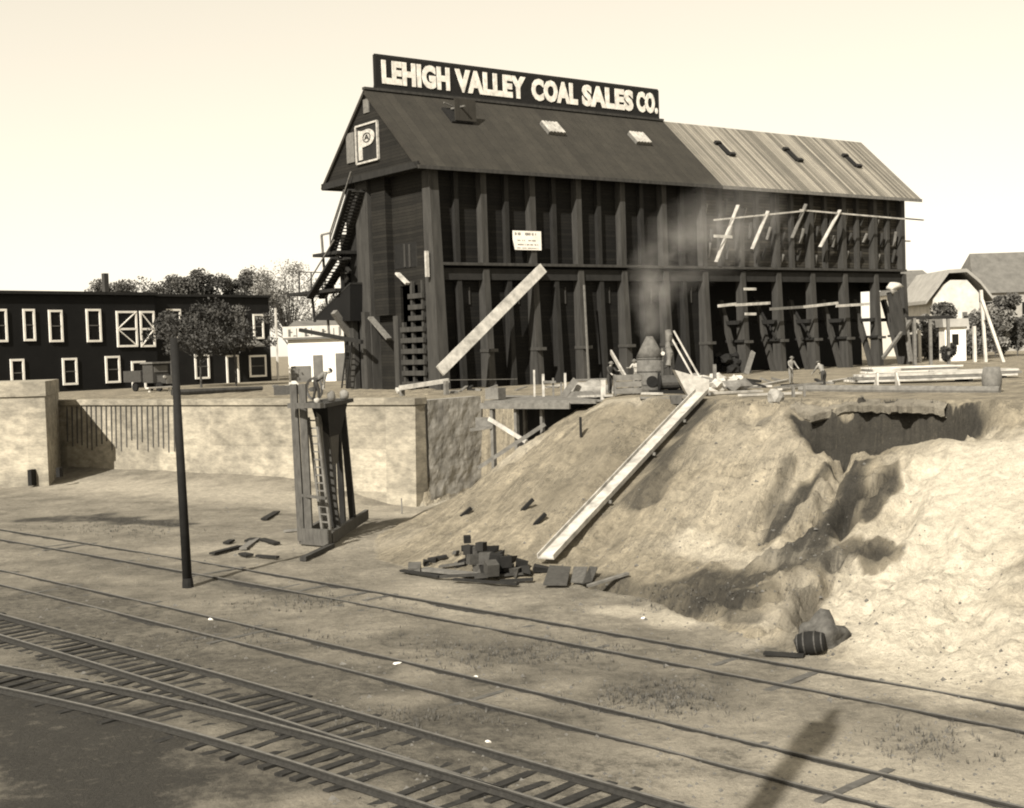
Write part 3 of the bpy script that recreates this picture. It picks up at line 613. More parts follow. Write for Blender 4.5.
# ------------------------------------------------------------------ roof billboard
def on_t(px, py): return on_front(px, py, WD / 2)
sL, sR = st(on_t(375, 86))[0], st(on_t(658, 117))[0]; zB = RZ + .25; zT = on_t(375, 55).z
r = thing('roof_billboard', b3((sL + sR) / 2, WD / 2, RZ), 'long black billboard with big white company lettering standing along the dark roof ridge', 'billboard')
mb = MB(); mb.box(b3((sL + sR) / 2, WD / 2, (zB + zT) / 2), A, B, Z, (sR - sL) / 2, .08, (zT - zB) / 2); bo = mb.build('panel', 'black', r)
mb = MB(); e = .12
for a, b in (((sL, zB), (sR, zB)), ((sL, zT), (sR, zT)), ((sL, zB), (sL, zT)), ((sR, zB), (sR, zT))): mb.beam(b3(a[0], WD / 2 - .02, a[1]), b3(b[0], WD / 2 - .02, b[1]), .22, .14, B)
mb.build('frame', 'post_dark', r)
for k in range(9):
    s = sL + .6 + (sR - sL - 1.2) * k / 8; mb = MB(); mb.beam(b3(s, WD / 2 + .15, RZ), b3(s, WD / 2 + .15, zT - .1), .15, .15); mb.beam(b3(s, WD / 2 + .2, zT - .5), b3(s, WD / 2 + 2.2, RZ - 1.8), .12, .12); mb.build('support', 'post', r)
def lettering(word, w, h, par, mat, off=.035):
    c = bpy.data.curves.new('lettering', 'FONT'); c.body = word; c.size = 1; c.extrude = .03; c.offset = off; c.space_character = 1.08; c.resolution_u = 3
    o = bpy.data.objects.new('lettering', c); COL.objects.link(o); dg = bpy.context.evaluated_depsgraph_get()
    me = bpy.data.meshes.new_from_object(o.evaluated_get(dg)); bpy.data.objects.remove(o)
    co = np.array([v.co[:] for v in me.vertices]); lo, hi = co.min(0), co.max(0); co[:, 0] = (co[:, 0] - lo[0]) / (hi[0] - lo[0]) * w; co[:, 1] = (co[:, 1] - lo[1]) / (hi[1] - lo[1]) * h
    for v, q in zip(me.vertices, co): v.co = q
    me.materials.clear(); me.materials.append(MATS[mat]); o = bpy.data.objects.new('lettering', me); COL.objects.link(o); o.parent = par; return o
hL = (zT - zB) * .74; zl = zB + (zT - zB) * .14
for word, x0, x1 in (('LEHIGH', 381, 449), ('VALLEY', 454.5, 525), ('COAL', 531, 577), ('SALES', 581.5, 632.5), ('CO.', 636, 657)):
    y = 73 + (x0 - 380) * .125; s0, s1 = st(on_t(x0, y))[0], st(on_t(x1, y + 7))[0]
    o = lettering(word, s1 - s0, hL, bo, 'lettering', .06); p = b3(s0, WD / 2 - .12, zl)
    o.rotation_euler = (math.pi / 2, 0, math.pi / 2 - TH); o.location = p - parent_world(bo)

# ------------------------------------------------------------------ front fittings that are things of their own
r_ = MB(); a, b = st(on_front(513, 241, -.35)), st(on_front(541, 241, -.35)); zt, zb = on_front(527, 231, -.35).z, on_front(527, 250, -.35).z
sg = thing('notice_sign', b3((a[0] + b[0]) / 2, -.35, zb), 'white notice board nailed across two posts of the dark coal building', 'sign')
mb = MB(); mb.slab([b3(a[0] + .2, -.33, zb), b3(b[0], -.33, zb), b3(b[0], -.33, zt), b3(a[0], -.33, zt), b3(a[0], -.33, zb + .9)], B * -.06); pn = mb.build('panel', 'white', sg)
mb = MB()
for row, (zz, hh2, segs) in enumerate(((.84, .16, [(.06, .17), (.2, .27), (.42, .5), (.52, .72), (.75, .8)]), (.5, .08, [(.15, .24), (.28, .4), (.5, .62), (.66, .8)]), (.28, .08, [(.15, .3), (.33, .55), (.6, .68), (.75, .88)]), (.1, .05, [(.12, .9)]))):
    for u0, u1 in segs:
        u = u0
        while u < u1:
            if random.random() < .8: mb.box(b3(a[0] + (b[0] - a[0]) * (u + .012), -.4, zb + (zt - zb) * zz), A, B, Z, .035, .008, (zt - zb) * hh2 / 2 * random.uniform(.6, 1))
            u += .035
mb.build('lettering', 'cloth_mid', pn)
def plank(name, p, q, w, h, mat, label, cat='plank', group=None, up=None):
    mb = MB(); mb.beam(p, q, w, h, up); return solo(mb, name, mat, label, cat, group)
p, q = on_front(440, 371, -3.0), on_front(543, 268, -.6)
plank('leaning_timber', V((p.x, p.y, max(p.z, TZ + .2))), q, .2, .95, 'fresh', 'long pale new timber leaning diagonally up against the dark front wall', 'timber', up=A)
p, q = on_front(589, 385, -1.9), on_front(584, 285, -.9); plank('leaning_pole', p, q, .14, .14, 'weathered', 'thin pale pole standing against the third front post right of the notice', 'pole', up=A)
SCF = 'pale scaffold boards on the unfinished wall'
for x0, y0, x1, y1, lb in ((716, 262, 738, 205, 'pale diagonal scaffold board at the left edge of the unfinished wall'), (752, 249, 768, 211, 'pale diagonal scaffold board, second from left on the unfinished wall'),
                           (792, 238, 806, 204, 'duller diagonal scaffold board, third from left on the unfinished wall'), (820, 247, 840, 210, 'pale diagonal scaffold board, rightmost on the unfinished wall')):
    plank('scaffold_board', on_front(x0, y0, -.7), on_front(x1, y1, -1.5), .1, .42, 'fresh' if x0 != 792 else 'weathered', lb, 'board', SCF, up=B)
for x0, y0, x1, y1, lb in ((714, 220, 803, 211, 'thin upper scaffold rail from the left of the unfinished wall to its middle'), (800, 210, 905, 219, 'thin upper scaffold rail over the right half of the unfinished wall'),
                           (714, 236, 732, 237, 'short scaffold board crossing the leftmost diagonal'), (718, 306, 736, 304, 'short pale plank at the left end of the lower plank row'), (735, 305, 770, 303, 'long pale plank left of centre in the lower plank row'),
                           (803, 307, 838, 303, 'pale plank right of centre in the lower plank row'), (836, 306, 869, 304, 'pale plank at the right end of the lower plank row'), (770, 309, 803, 307, 'dull plank in the middle of the lower plank row')):
    plank('scaffold_board', on_front(x0, y0, -1.4), on_front(x1, y1, -1.4), .12, .28 if y0 > 230 else .16, 'weathered' if x0 == 770 else 'fresh', lb, 'board', SCF)
for x0, y0, x1, y1, lb in ((744, 289, 756, 289, 'upper pale cleat nailed over a post left of the plank row'), (745, 314, 756, 314, 'lower pale cleat nailed over the post under the plank row')):
    plank('cleat', on_front(x0, y0, -1.6), on_front(x1, y1, -1.6), .1, .26, 'fresh', lb, 'cleat')
e0 = on_front(905, 216, 3); plank('outrigger_pole', b3(L, 1, st(on_front(905, 217, 0))[2]), b3(L + 5.2, 1, st(on_front(905, 217, 0))[2] - .1), .14, .14, 'weathered', 'upper thin pole sticking out past the far right corner of the coal building', 'pole')
z_ = on_front(905, 240, 0).z; plank('outrigger_pole', b3(L, 1, z_), b3(L + 2.6, 1, z_), .14, .14, 'weathered', 'lower short pole sticking out past the far right corner of the coal building', 'pole')
mb = MB(); c = on_front(893, 287, -1.6); mb.lump(c, .85, .4, .6, 4, .6); solo(mb, 'canvas_bundle', 'cloth_pale', 'white canvas bundle tied high on the right end of the open wall', 'canvas', smooth=True)
mb = MB(); p = on_front(893, 292, -1.5); q = on_front(900, 335, -1.7); mb.beam(p, q, .3, 1.6, B); solo(mb, 'chute_box', 'post', 'dark upright spout below the white canvas bundle', 'chute')
p, q = on_front(883, 358, -3), on_front(911, 320, -1.5); plank('brace_timber', p, q, .3, .35, 'weathered', 'raking timber brace at the far right foot of the coal building', 'timber')
p, q = on_front(911, 362, -2.6), on_front(905, 318, -1.2); plank('brace_timber', p, q, .3, .5, 'weathered', 'upright timber prop crossing the raking brace at the far right foot', 'timber')

# ------------------------------------------------------------------ stair and landings on the near end
SS = -1.6
def E(px, py, s=SS): return on_end(px, py, s)
r = thing('outside_stair', V((E(330, 388).x, E(330, 388).y, TZ)), 'steep open wooden stair with landings and rails climbing the left corner of the coal building', 'stair')
def flight(x0, y0, x1, y1, s, n_, name='flight', wdt=1.3):
    p, q = E(x0, y0, s), E(x1, y1, s); mb = MB()
    for o_ in (-wdt / 2, wdt / 2): mb.beam(p + A * o_, q + A * o_, .22, .75, A)
    f = mb.build(name, 'post_dark', r); mb = MB()
    for k in range(n_): mb.box(p.lerp(q, (k + .5) / n_), A, B, Z, wdt / 2, .22, .04)
    mb.build('treads', 'post', f); mb = MB()
    for o_ in (-wdt / 2,): mb.beam(p + A * o_ + Z * 1.6, q + A * o_ + Z * 1.6, .1, .1)
    mb.build('handrail', 'weathered', f)
flight(358, 190, 337, 256, SS, 20); flight(341, 258, 316, 298, SS - .8, 13)
def deck(x0, x1, y, s, d):
    p, q = E(x0, y, s), E(x1, y, s); q.z = p.z; mb = MB(); mb.box((p + q) / 2, (q - p), A, Z, (q - p).length / 2, d / 2, .14); return mb.build('landing', 'post_dark', r)
l1 = deck(323, 348, 256, SS, 2.2); l2 = deck(298, 347, 295, SS, 2.4)
mb = MB(); mb.beam(E(321.5, 235), E(329, 334), .18, .18, A); mb.beam(E(321.5, 235), E(330, 233), .16, .16); mb.beam(E(330, 233), E(344, 190), .1, .1, A); mb.beam(E(330, 233), E(331, 256), .12, .12, A); mb.build('railing', 'weathered', l1)
mb = MB(); mb.beam(E(298, 272), E(347, 273), .1, .1)
for x in (299, 311, 322, 333, 341): mb.beam(E(x, 272), E(x + .8, 296), .11, .11, A)
mb.build('railing', 'post', l2)
mb = MB(); mb.beam(E(339, 258), E(350, 272), .25, .3, A); mb.beam(E(341, 262), E(345, 320), .25, .25, A); mb.beam(E(312, 296), E(315, 322), .2, .2, A); mb.build('brace', 'post_dark', r)
r = thing('lean_to_hood', E(335, 320, -.6), 'dark triangular lean-to hood sloping out from the left corner under the stair', 'hood')
mb = MB(); p, q, k = E(314, 320, -2.2), E(350, 285, -2.2), E(350, 321, -2.2); mb.slab([p, q, k], A * 1.8); mb.build('body', 'wall_dark', r)
mb = MB(); mb.slab([p + Z * .05, q + Z * .05, q + A * 2.0 + Z * .05, p + A * 2.0 + Z * .05], Z * .18); mb.build('roof', 'post_dark', r)
p, q = E(300, 330, -2.6), E(362, 342, -2.6); plank('horizontal_pole', p, q, .28, .34, 'post_dark', 'long dark pole sticking out level below the lean-to hood at the stair foot', 'pole')
p, q = E(334, 312, -3), E(352, 337, -1); plank('coal_spout', p, q, .55, .5, 'weathered', 'short grey spout slanting down under the lean-to hood', 'spout')
def ladder(name, p, q, w, n_, mat, label, axis):
    root = thing(name, p, label, 'ladder'); mb = MB()
    for sg_ in (-1, 1): mb = MB(); mb.beam(p + axis * sg_ * w / 2, q + axis * sg_ * w / 2, .1, .13, axis); mb.build('rail', mat, root)
    for k in range(n_): mb = MB(); c = p.lerp(q, (k + .6) / n_); mb.beam(c - axis * w / 2, c + axis * w / 2, .09, .07); mb.build('rung', mat, root)
    return root
ladder('ladder', E(344, 388, -2.4), E(350, 338, -2.2), .85, 9, 'post_dark', 'dark ladder standing at the left foot of the coal building before the white shed', B)
for x0, x1, y0, lb in ((351, 362, 300, 'thick grey timber post under the lean-to, leftmost at the building foot'), (364, 371, 312, 'dark grey timber post beside the thick post at the building foot')):
    plank('timber_post', V((*E(x0 + 5, 388, -1.2).xy, TZ - .2)), E(x0 + 1, y0, -1.2), (x1 - x0) / 13, .5, 'post', lb, 'post', up=A)
mb = MB(); p, q = at_y(400, 388, 98), at_y(448, 380.5, 100); mb.beam(p, q, .4, .32); solo(mb, 'guard_plank', 'fresh', 'bright plank lying level in front of the slatted crib at the building corner', 'plank')
mb = MB(); p, q = at_y(448, 380, 99), at_y(517, 379, 104); mb.beam(p, q, .05, .06); solo(mb, 'guard_rope', 'weathered', 'thin line stretched along the building foot right of the bright plank', 'rope')
for x in (402, 446): plank('trestle_leg', V((*at_y(x, 390, 98.6).xy, TZ)), at_y(x, 385 if x < 410 else 381, 98.6), .3, .3, 'weathered', 'short block under the %s end of the bright guard plank' % ('left' if x < 410 else 'right'), 'block', up=A)
# ------------------------------------------------------------------ houses beyond the yard on the left
FD = V((.645, .764, 0)); FN = V((-.764, .645, 0)); FO = at_y(157, 350, 160); FO = V((FO.x, FO.y, 0))
def on_fac(px, py, q=0): return at_plane(px, py, FO + FN * q, FN)
def fpt(u, q, z): return FO + FD * u + FN * q + Z * z
def fu(px, py=350, q=0): return (on_fac(px, py, q) - FO).dot(FD)
def framebox(par, name, px0, px1, py0, py1, q, mat='glass_dark', fr='white', w=.24, cross=None, qq=0):
    u0, u1 = fu(px0, 350, q), fu(px1, 350, q); xm = (px0 + px1) / 2; zt, zb = on_fac(xm, py0, q).z, on_fac(xm, py1, q).z; zb = max(zb, TZ + .05)
    mb = MB(); mb.hexa([fpt(u0, q - .06, zb), fpt(u1, q - .06, zb), fpt(u1, q, zb), fpt(u0, q, zb), fpt(u0, q - .06, zt), fpt(u1, q - .06, zt), fpt(u1, q, zt), fpt(u0, q, zt)]); o = mb.build(name, mat, par)
    if fr:
        mb = MB(); qf = q - .1
        for a, b in (((u0, zb), (u0, zt)), ((u1, zb), (u1, zt)), ((u0, zt), (u1, zt))) + ((((u0, zb), (u1, zb)),) if name != 'door' else ()): mb.beam(fpt(a[0], qf, a[1] - (w / 2 if a[0] == b[0] else 0)), fpt(b[0], qf, b[1] + (w / 2 if a[0] == b[0] else 0)), w, .14, FN) if a[0] == b[0] else mb.beam(fpt(a[0] + w / 2, qf, a[1]), fpt(b[0] - w / 2, qf, b[1]), .14, w)
        if cross:
            zm = (zt + zb) / 2; mb.beam(fpt(u0 + w / 2, qf, zm), fpt(u1 - w / 2, qf, zm), .12, w); ua, ub = (u0, u1) if cross == 1 else (u1, u0)
            mb.beam(fpt(ua, qf + .02, zm), fpt(ub, qf + .02, zt), .1, w, FN); mb.beam(fpt(ua, qf + .02, zm), fpt(ub, qf + .02, zb), .1, w, FN)
        mb.build('frame', fr, o)
    if name == 'window':
        mb = MB(); mb.beam(fpt(u0 + w / 2, q - .09, (zt + zb) / 2), fpt(u1 - w / 2, q - .09, (zt + zb) / 2), .05, .1); mb.build('sash', 'roof_grey', o)
    return o
zr = on_fac(120, 295).z
r = thing('house', fpt(fu(60), 4, TZ), 'dark two-storey flat-roofed house at the far left with tall white-framed windows and braced double doors', 'house')
mb = MB(); u0, u1 = fu(-60), fu(157); mb.hexa([fpt(u0, 0, 5.9), fpt(u1, 0, 5.9), fpt(u1, 10, 5.9), fpt(u0, 10, 5.9), fpt(u0, 0, zr), fpt(u1, 0, zr), fpt(u1, 10, zr), fpt(u0, 10, zr)]); mb.build('wall', 'wall_dark', r)
mb = MB(); mb.hexa([fpt(u0 - .3, -.35, zr), fpt(u1 + .2, -.35, zr), fpt(u1 + .2, 10.3, zr), fpt(u0 - .3, 10.3, zr), fpt(u0 - .3, -.35, zr + .35), fpt(u1 + .2, -.35, zr + .35), fpt(u1 + .2, 10.3, zr + .35), fpt(u0 - .3, 10.3, zr + .35)]); ro = mb.build('roof', 'post_dark', r)
mb = MB(); c = fpt(fu(132), 5, zr + .3); mb.beam(c, c + Z * 2.6, .6, .6, FD); mb.build('chimney', 'post', ro)
for a in ((-2, 7, 310, 341), (25, 35, 310, 340), (50.5, 62.5, 311, 341), (88, 101, 310, 341)): framebox(r, 'window', *a, 0)
for a in ((62, 75, 359, 384), (105, 118, 357, 382), (10, 22, 360, 386)): framebox(r, 'window', *a, 0)
framebox(r, 'loft_door', 118, 137, 312, 346, 0, cross=1); framebox(r, 'loft_door', 141.5, 154.5, 312, 346, 0, cross=-1)
framebox(r, 'door', 131, 143.5, 362, 392, 0)
zr2 = on_fac(215, 297, .5).z
r = thing('house', fpt(fu(215), 4, TZ), 'dark two-storey house half hidden behind leafy trees, with a porch roof over its door', 'house')
mb = MB(); u0, u1 = fu(157) + .01, fu(273); mb.hexa([fpt(u0, .5, 5.9), fpt(u1, .5, 5.9), fpt(u1, 10, 5.9), fpt(u0, 10, 5.9), fpt(u0, .5, zr2), fpt(u1, .5, zr2), fpt(u1, 10, zr2), fpt(u0, 10, zr2)]); mb.build('wall', 'wall_dark2', r)
mb = MB(); mb.hexa([fpt(u0 + .21, .2, zr2), fpt(u1 + .2, .2, zr2), fpt(u1 + .2, 10.3, zr2), fpt(u0 + .21, 10.3, zr2), fpt(u0 + .21, .2, zr2 + .3), fpt(u1 + .2, .2, zr2 + .3), fpt(u1 + .2, 10.3, zr2 + .3), fpt(u0 + .21, 10.3, zr2 + .3)]); mb.build('roof', 'post_dark', r)
for a in ((168.5, 181, 310, 337), (196, 207, 312, 338), (237, 244, 313, 338), (254.5, 263.5, 315, 338), (249, 264.5, 356, 376)): framebox(r, 'window', *a, .5, fr='white' if a[0] not in (196, 237) else 'roof_grey')
framebox(r, 'window', 194.5, 207.5, 355, 378, .5)
framebox(r, 'door', 226, 237, 356, 388, .5)
mb = MB(); a, b = fu(214), fu(258); zp = on_fac(236, 345).z; mb.hexa([fpt(a, -1.6, zp - .3), fpt(b, -1.6, zp - .3), fpt(b, .5, zp + .5), fpt(a, .5, zp + .5), fpt(a, -1.6, zp - .1), fpt(b, -1.6, zp - .1), fpt(b, .5, zp + .7), fpt(a, .5, zp + .7)]); mb.build('porch_roof', 'weathered', r)
p = fpt(fu(277), 0, TZ); plank('white_post', p, V((p.x, p.y, on_fac(274, 308).z)), .22, .22, 'white_dirty', 'tall thin white post at the corner between the dark house and the white shed', 'post')
# old truck before the left house
c = at_z(161, 391, TZ); r = thing('motor_truck', c, 'old dark boxy motor truck parked facing out in front of the left house', 'truck')
X = FD
def lb(px_, py_, pz_, hx, hy, hz): mb = MB(); return mb.box(c + X * px_ + FN * py_ + Z * pz_, X, FN, Z, hx, hy, hz)
lb(0, .8, 1.9, 1.0, .9, 1.0).build('cab', 'iron', r); lb(0, .75, 3.0, 1.2, 1.15, .09).build('roof', 'weathered', r); lb(0, -.12, 2.35, .8, .03, .35).build('windscreen', 'roof_grey', r)
lb(0, -.9, 1.25, .5, .75, .42).build('bonnet', 'iron', r); lb(0, -1.68, 1.2, .45, .04, .42).build('radiator', 'weathered', r); lb(0, 3.4, 1.6, 1.2, 1.6, .6).build('bed', 'iron', r)
for sx in (-1, 1):
    for sy in (-1.1, 3.2): mb = MB(); q = c + X * sx * .95 + FN * sy + Z * .5; mb.tube(q - X * .1, q + X * .1, .5, n=14); mb.build('wheel', 'black', r)
    mb = MB(); q = c + X * sx * .62 + FN * -1.75 + Z * 1.5; mb.tube(q, q + FN * .2, .16, n=10); mb.build('headlight', 'roof_pale', r)
mb = MB(); p, q = at_z(147, 392.5, TZ), at_z(172, 391, TZ); mb.beam(p + Z * .45, q + Z * .45, .5, .14)
for f_ in (.1, .9): w_ = p.lerp(q, f_); mb.beam(w_, w_ + Z * .4, .3, .12, FD)
solo(mb, 'bench', 'white_dirty', 'low white bench standing in front of the old truck', 'bench')
# white shed with a lettered band
def yp(px, py, y): return at_y(px, py, y)
SY = 160
x0, x1 = yp(288, 350, SY).x, yp(360, 350, SY).x; zt = yp(310, 339, SY).z; zs = yp(310, 326, SY).z
r = thing('shed', V(((x0 + x1) / 2, SY + 4, TZ)), 'low white shed with grey doors and a faded lettered band, behind the outside stair', 'shed')
def ybox(par, name, mat, a, b, y0, y1, z0, z1): mb = MB(); mb.hexa([(a, y0, z0), (b, y0, z0), (b, y1, z0), (a, y1, z0), (a, y0, z1), (b, y0, z1), (b, y1, z1), (a, y1, z1)]); return mb.build(name, mat, par)
ybox(r, 'wall', 'white', x0, x1, SY, SY + 9, 5.9, zt); bd_ = ybox(r, 'sign_band', 'white_dirty', yp(283, 330, SY).x, x1 + .4, SY - .3, SY + .1, zt + .02, zs)
mb = MB(); mb.hexa([(x0 - .6, SY + .15, zs - .7), (x1 + .5, SY + .15, zs - .7), (x1 + .5, SY + 9, zs - .7), (x0 - .6, SY + 9, zs - .7), (x0 - .6, SY + .15, zs - .6), (x1 + .5, SY + .15, zs - .6), (x1 + .5, SY + 9, zs + .9), (x0 - .6, SY + 9, zs + .9)]); mb.build('roof', 'roof_grey', r)
mb = MB(); mb.beam((x0 - .5, SY - .42, zt + .1), (x1 + .3, SY - .42, zt + .1), .16, .25); mb.build('trim', 'roof_grey', bd_)
mb = MB(); random.seed(3)
xx = x0 + .3
while xx < x1 - .4:
    hgt = (zs - zt) * random.uniform(.25, .36)
    if random.random() < .75: mb.box((xx, SY - .32, (zs + zt) / 2 + random.uniform(-.05, .1)), RT, V((0, 1, 0)), Z, random.choice((.05, .05, .14)), .02, hgt)
    if random.random() < .5: mb.box((xx + .2, SY - .32, (zs + zt) / 2 + random.choice((-.35, .3, .1))), RT, V((0, 1, 0)), Z, .16, .02, .06)
    xx += random.uniform(.4, .75)
mb.build('lettering', 'roof_grey', bd_)
for a, b, y0 in ((291, 311, 366), (313.5, 323, 355), (336, 347, 353)): ybox(r, 'door', 'roof_grey', yp(a, 370, SY).x, yp(b, 370, SY).x, SY - .08, SY - .01, 5.95, yp((a + b) / 2, y0, SY).z)

# ------------------------------------------------------------------ houses on the right
def house(label, y, wall_px, ztop_py, roofmat, wallmat, ridge_py, dep, gable=None, hip=0, cat='house', name='house'):
    xa, xb = yp(wall_px[0], 300, y).x, yp(wall_px[1], 300, y).x; xm = sum(wall_px) / 2; ze_ = yp(xm, ztop_py, y).z; zr_ = yp(xm, ridge_py, y + dep / 2).z
    r = thing(name, V(((xa + xb) / 2, y + dep / 2, TZ)), label, cat); ybox(r, 'wall', wallmat, xa, xb, y, y + dep, 5.7, ze_)
    mb = MB(); o_ = .5
    a, b, c, d = V((xa - o_, y - o_, ze_)), V((xb + o_, y - o_, ze_)), V((xb + o_, y + dep + o_, ze_)), V((xa - o_, y + dep + o_, ze_)); e_, f_ = V((xa - o_ + hip, y + dep / 2, zr_)), V((xb + o_ - hip, y + dep / 2, zr_))
    mb.add([a, b, c, d, e_, f_], [(0, 1, 5, 4), (2, 3, 4, 5), (0, 4, 3), (1, 2, 5), (0, 3, 2, 1)]); mb.build('roof', roofmat, r); return r, xa, xb, ze_, zr_
h1, *_ = house('far white house with a dark grey hipped roof, just right of the coal building', 205, (900, 948), 293, 'roof_grey', 'white', 270, 12, hip=2.5)
h3, *_ = house('tan house with a tall grey roof at the right edge, behind the rounded gable', 225, (976, 1070), 292, 'roof_grey', 'roof_pale', 252, 14, hip=2)
for x in (985, 1003, 1022): 
    xa, xb = yp(x, 300, 225).x, yp(x + 7, 300, 225).x; ybox(h3, 'window', 'glass_dark', xa, xb, 224.9, 224.98, yp(x, 314, 225).z, yp(x, 302, 225).z)
# gambrel front
yb = 190; r = thing('barn', V((yp(948, 300, yb).x, yb + 6, TZ)), 'white barn-like house whose rounded gambrel gable end faces the yard on the right', 'house')
gp = [(933, 345), (933, 299), (942, 286), (951, 280), (967, 280), (979, 293), (979, 345)]
mb = MB(); mb.slab([yp(x, y_, yb) for x, y_ in gp], V((0, 14, 0))); mb.build('wall', 'white_dirty', r)
mb = MB(); rp = [(926, 304), (939, 287), (949, 273), (967, 272), (981, 284), (994, 301)]
for (xa, ya), (xb, yb_) in zip(rp, rp[1:]):
    p, q = yp(xa, ya, yb - .6), yp(xb, yb_, yb - .6); dd = V((0, 15, 0)); up = Z * .5; mb.hexa([p, q, q + dd, p + dd, p + up, q + up, q + dd + up, p + dd + up])
mb.build('roof', 'roof_pale', r)
for x in (943, 962): ybox(r, 'window', 'roof_grey', yp(x, 300, yb).x, yp(x + 5, 300, yb).x, yb - .08, yb - .02, yp(x, 325, yb).z, yp(x, 312, yb).z)
# outhouse
c = at_z(955, 361, TZ); y = c.y; xa, xb = yp(945, 340, y).x, yp(966, 340, y).x
r = thing('outhouse', c, 'tiny white outhouse with a small dark window, among the brush on the right', 'outhouse'); zt = yp(955, 326, y).z
ybox(r, 'wall', 'white', xa, xb, y, y + 2.2, 5.8, zt); mb = MB(); mb.slab([(xa - .3, y - .4, zt - .1), (xb + .3, y - .4, zt - .1), (xb + .3, y - .1, zt + .9), (xa - .3, y - .1, zt + .9)], V((0, 2.9, 0))); mb.build('roof', 'roof_pale', r)
ybox(r, 'window', 'glass_dark', yp(952, 340, y).x, yp(958.5, 340, y).x, y - .06, y - .01, yp(955, 345, y).z, yp(955, 334, y).z)
# fence, posts, gin pole
r = thing('pipe_rack', at_z(925, 366, TZ), 'dark horizontal rail on thin posts just past the right end of the coal building', 'rack')
yr = at_z(925, 366, TZ).y; mb = MB(); mb.beam(yp(907, 318, yr), yp(951, 317, yr), .3, .35); mb.build('rail', 'post_dark', r)
for x, w_ in ((914, .5), (930, .3), (948, .3)): p = yp(x, 318, yr); mb = MB(); mb.beam(V((p.x, p.y, TZ - .3)), p, w_, .3, RT); mb.build('post', 'weathered', r)
for x, y0, lb_ in ((975, 326, 'pale upright post right of the outhouse'), (920, 330, 'pale broad plank post standing just past the end of the coal building')):
    c = at_z(x, 362, TZ); plank('fence_post', c - Z * .2, yp(x - 1, y0, c.y), .45 if x > 950 else .55, .3, 'white_dirty', lb_, 'post', up=RT)
c = at_z(992, 362, TZ); r = thing('gin_pole', c, 'pale A-shaped pair of leaning poles at the right edge before the tan house', 'pole frame')
for (a, b) in (((986, 362), (981, 290)), ((1004, 362), (982, 300))): mb = MB(); p = at_z(a[0], a[1], TZ); mb.beam(p - Z * .2, yp(b[0], b[1], p.y), .32, .3, RT); mb.build('leg', 'white_dirty', r)

# ------------------------------------------------------------------ trees and shrubs
def leaves(mb_v, mb_f, c, r, n, size, flat=.8):
    d = RN.normal(size=(n, 3)); d /= np.linalg.norm(d, axis=1)[:, None]; rad = r * RN.random(n) ** .45; p = np.array(c) + d * rad[:, None] * np.array([1, 1, flat])
    a = RN.normal(size=(n, 3)); a /= np.linalg.norm(a, axis=1)[:, None]; b = np.cross(a, RN.normal(size=(n, 3))); b /= np.linalg.norm(b, axis=1)[:, None]; sz = size * RN.uniform(.5, 1.3, n)[:, None]
    q = np.stack([p - a * sz, p + b * sz * .6, p + a * sz, p - b * sz * .6], 1).reshape(-1, 3); mb_v.append(q)
def tree(base, height, cw, label, mat, dens=1., trunk=.25, group='trees around the far houses', clumps=26, leaf=.19, bare=0, fork=.35, cat='tree', name='tree', spread=.34):
    root = thing(name, base, label, cat, group); mb = MB(); vs = []
    base = V(base); top = base + Z * height * .75; ft = base + Z * height * fork
    mb.tube(base - Z * .3, ft, trunk, trunk * .7, 8)
    ends = []
    for k in range(clumps):
        a = random.uniform(0, 6.28); rr = cw * math.sqrt(random.random()); hz = random.uniform(fork + .08, 1)
        rr *= math.sin(math.pi * min(.97, max(.12, (hz - fork * .6) / (1.05 - fork * .6)))) ** .5
        ends.append(base + V((math.cos(a) * rr, math.sin(a) * rr, height * hz)))
    for e_ in ends:
        s0 = ft if random.random() < .5 else base.lerp(ft, random.uniform(.75, 1)); mid = s0.lerp(e_, .5) + V((random.uniform(-.5, .5), random.uniform(-.5, .5), random.uniform(0, .8)))
        mb.tube(s0, mid, trunk * .35, trunk * .2, 5, False); mb.tube(mid, e_, trunk * .2, .03, 4, False)
        for j in range(bare): d = V((random.uniform(-1, 1), random.uniform(-1, 1), random.uniform(.1, 1.2))).normalized() * random.uniform(.8, 2.2); q = mid.lerp(e_, random.random()); mb.tube(q, q + d, .05, .015, 3, False)
        leaves(vs, None, e_, random.uniform(.55, 1.25) * cw * spread, int(480 * dens * random.uniform(.4, 1.5)), leaf)
    mb.build('trunk', 'bark', root)
    co = np.concatenate(vs) - np.array(base); n_ = len(co) // 4
    me = bpy.data.meshes.new('crown'); me.vertices.add(len(co)); me.vertices.foreach_set('co', co.ravel().astype(np.float32)); me.loops.add(len(co)); me.loops.foreach_set('vertex_index', np.arange(len(co), dtype=np.int32))
    me.polygons.add(n_); me.polygons.foreach_set('loop_start', np.arange(0, len(co), 4, dtype=np.int32)); me.update(); me.validate(); me.materials.append(MATS[mat])
    o = bpy.data.objects.new('crown', me); COL.objects.link(o); o.parent = root; return root
random.seed(21)
def tb(px, dep): p = yp(px, 380, dep); return V((p.x, p.y, TZ))
def htop(px, py, dep): return yp(px, py, dep).z - TZ
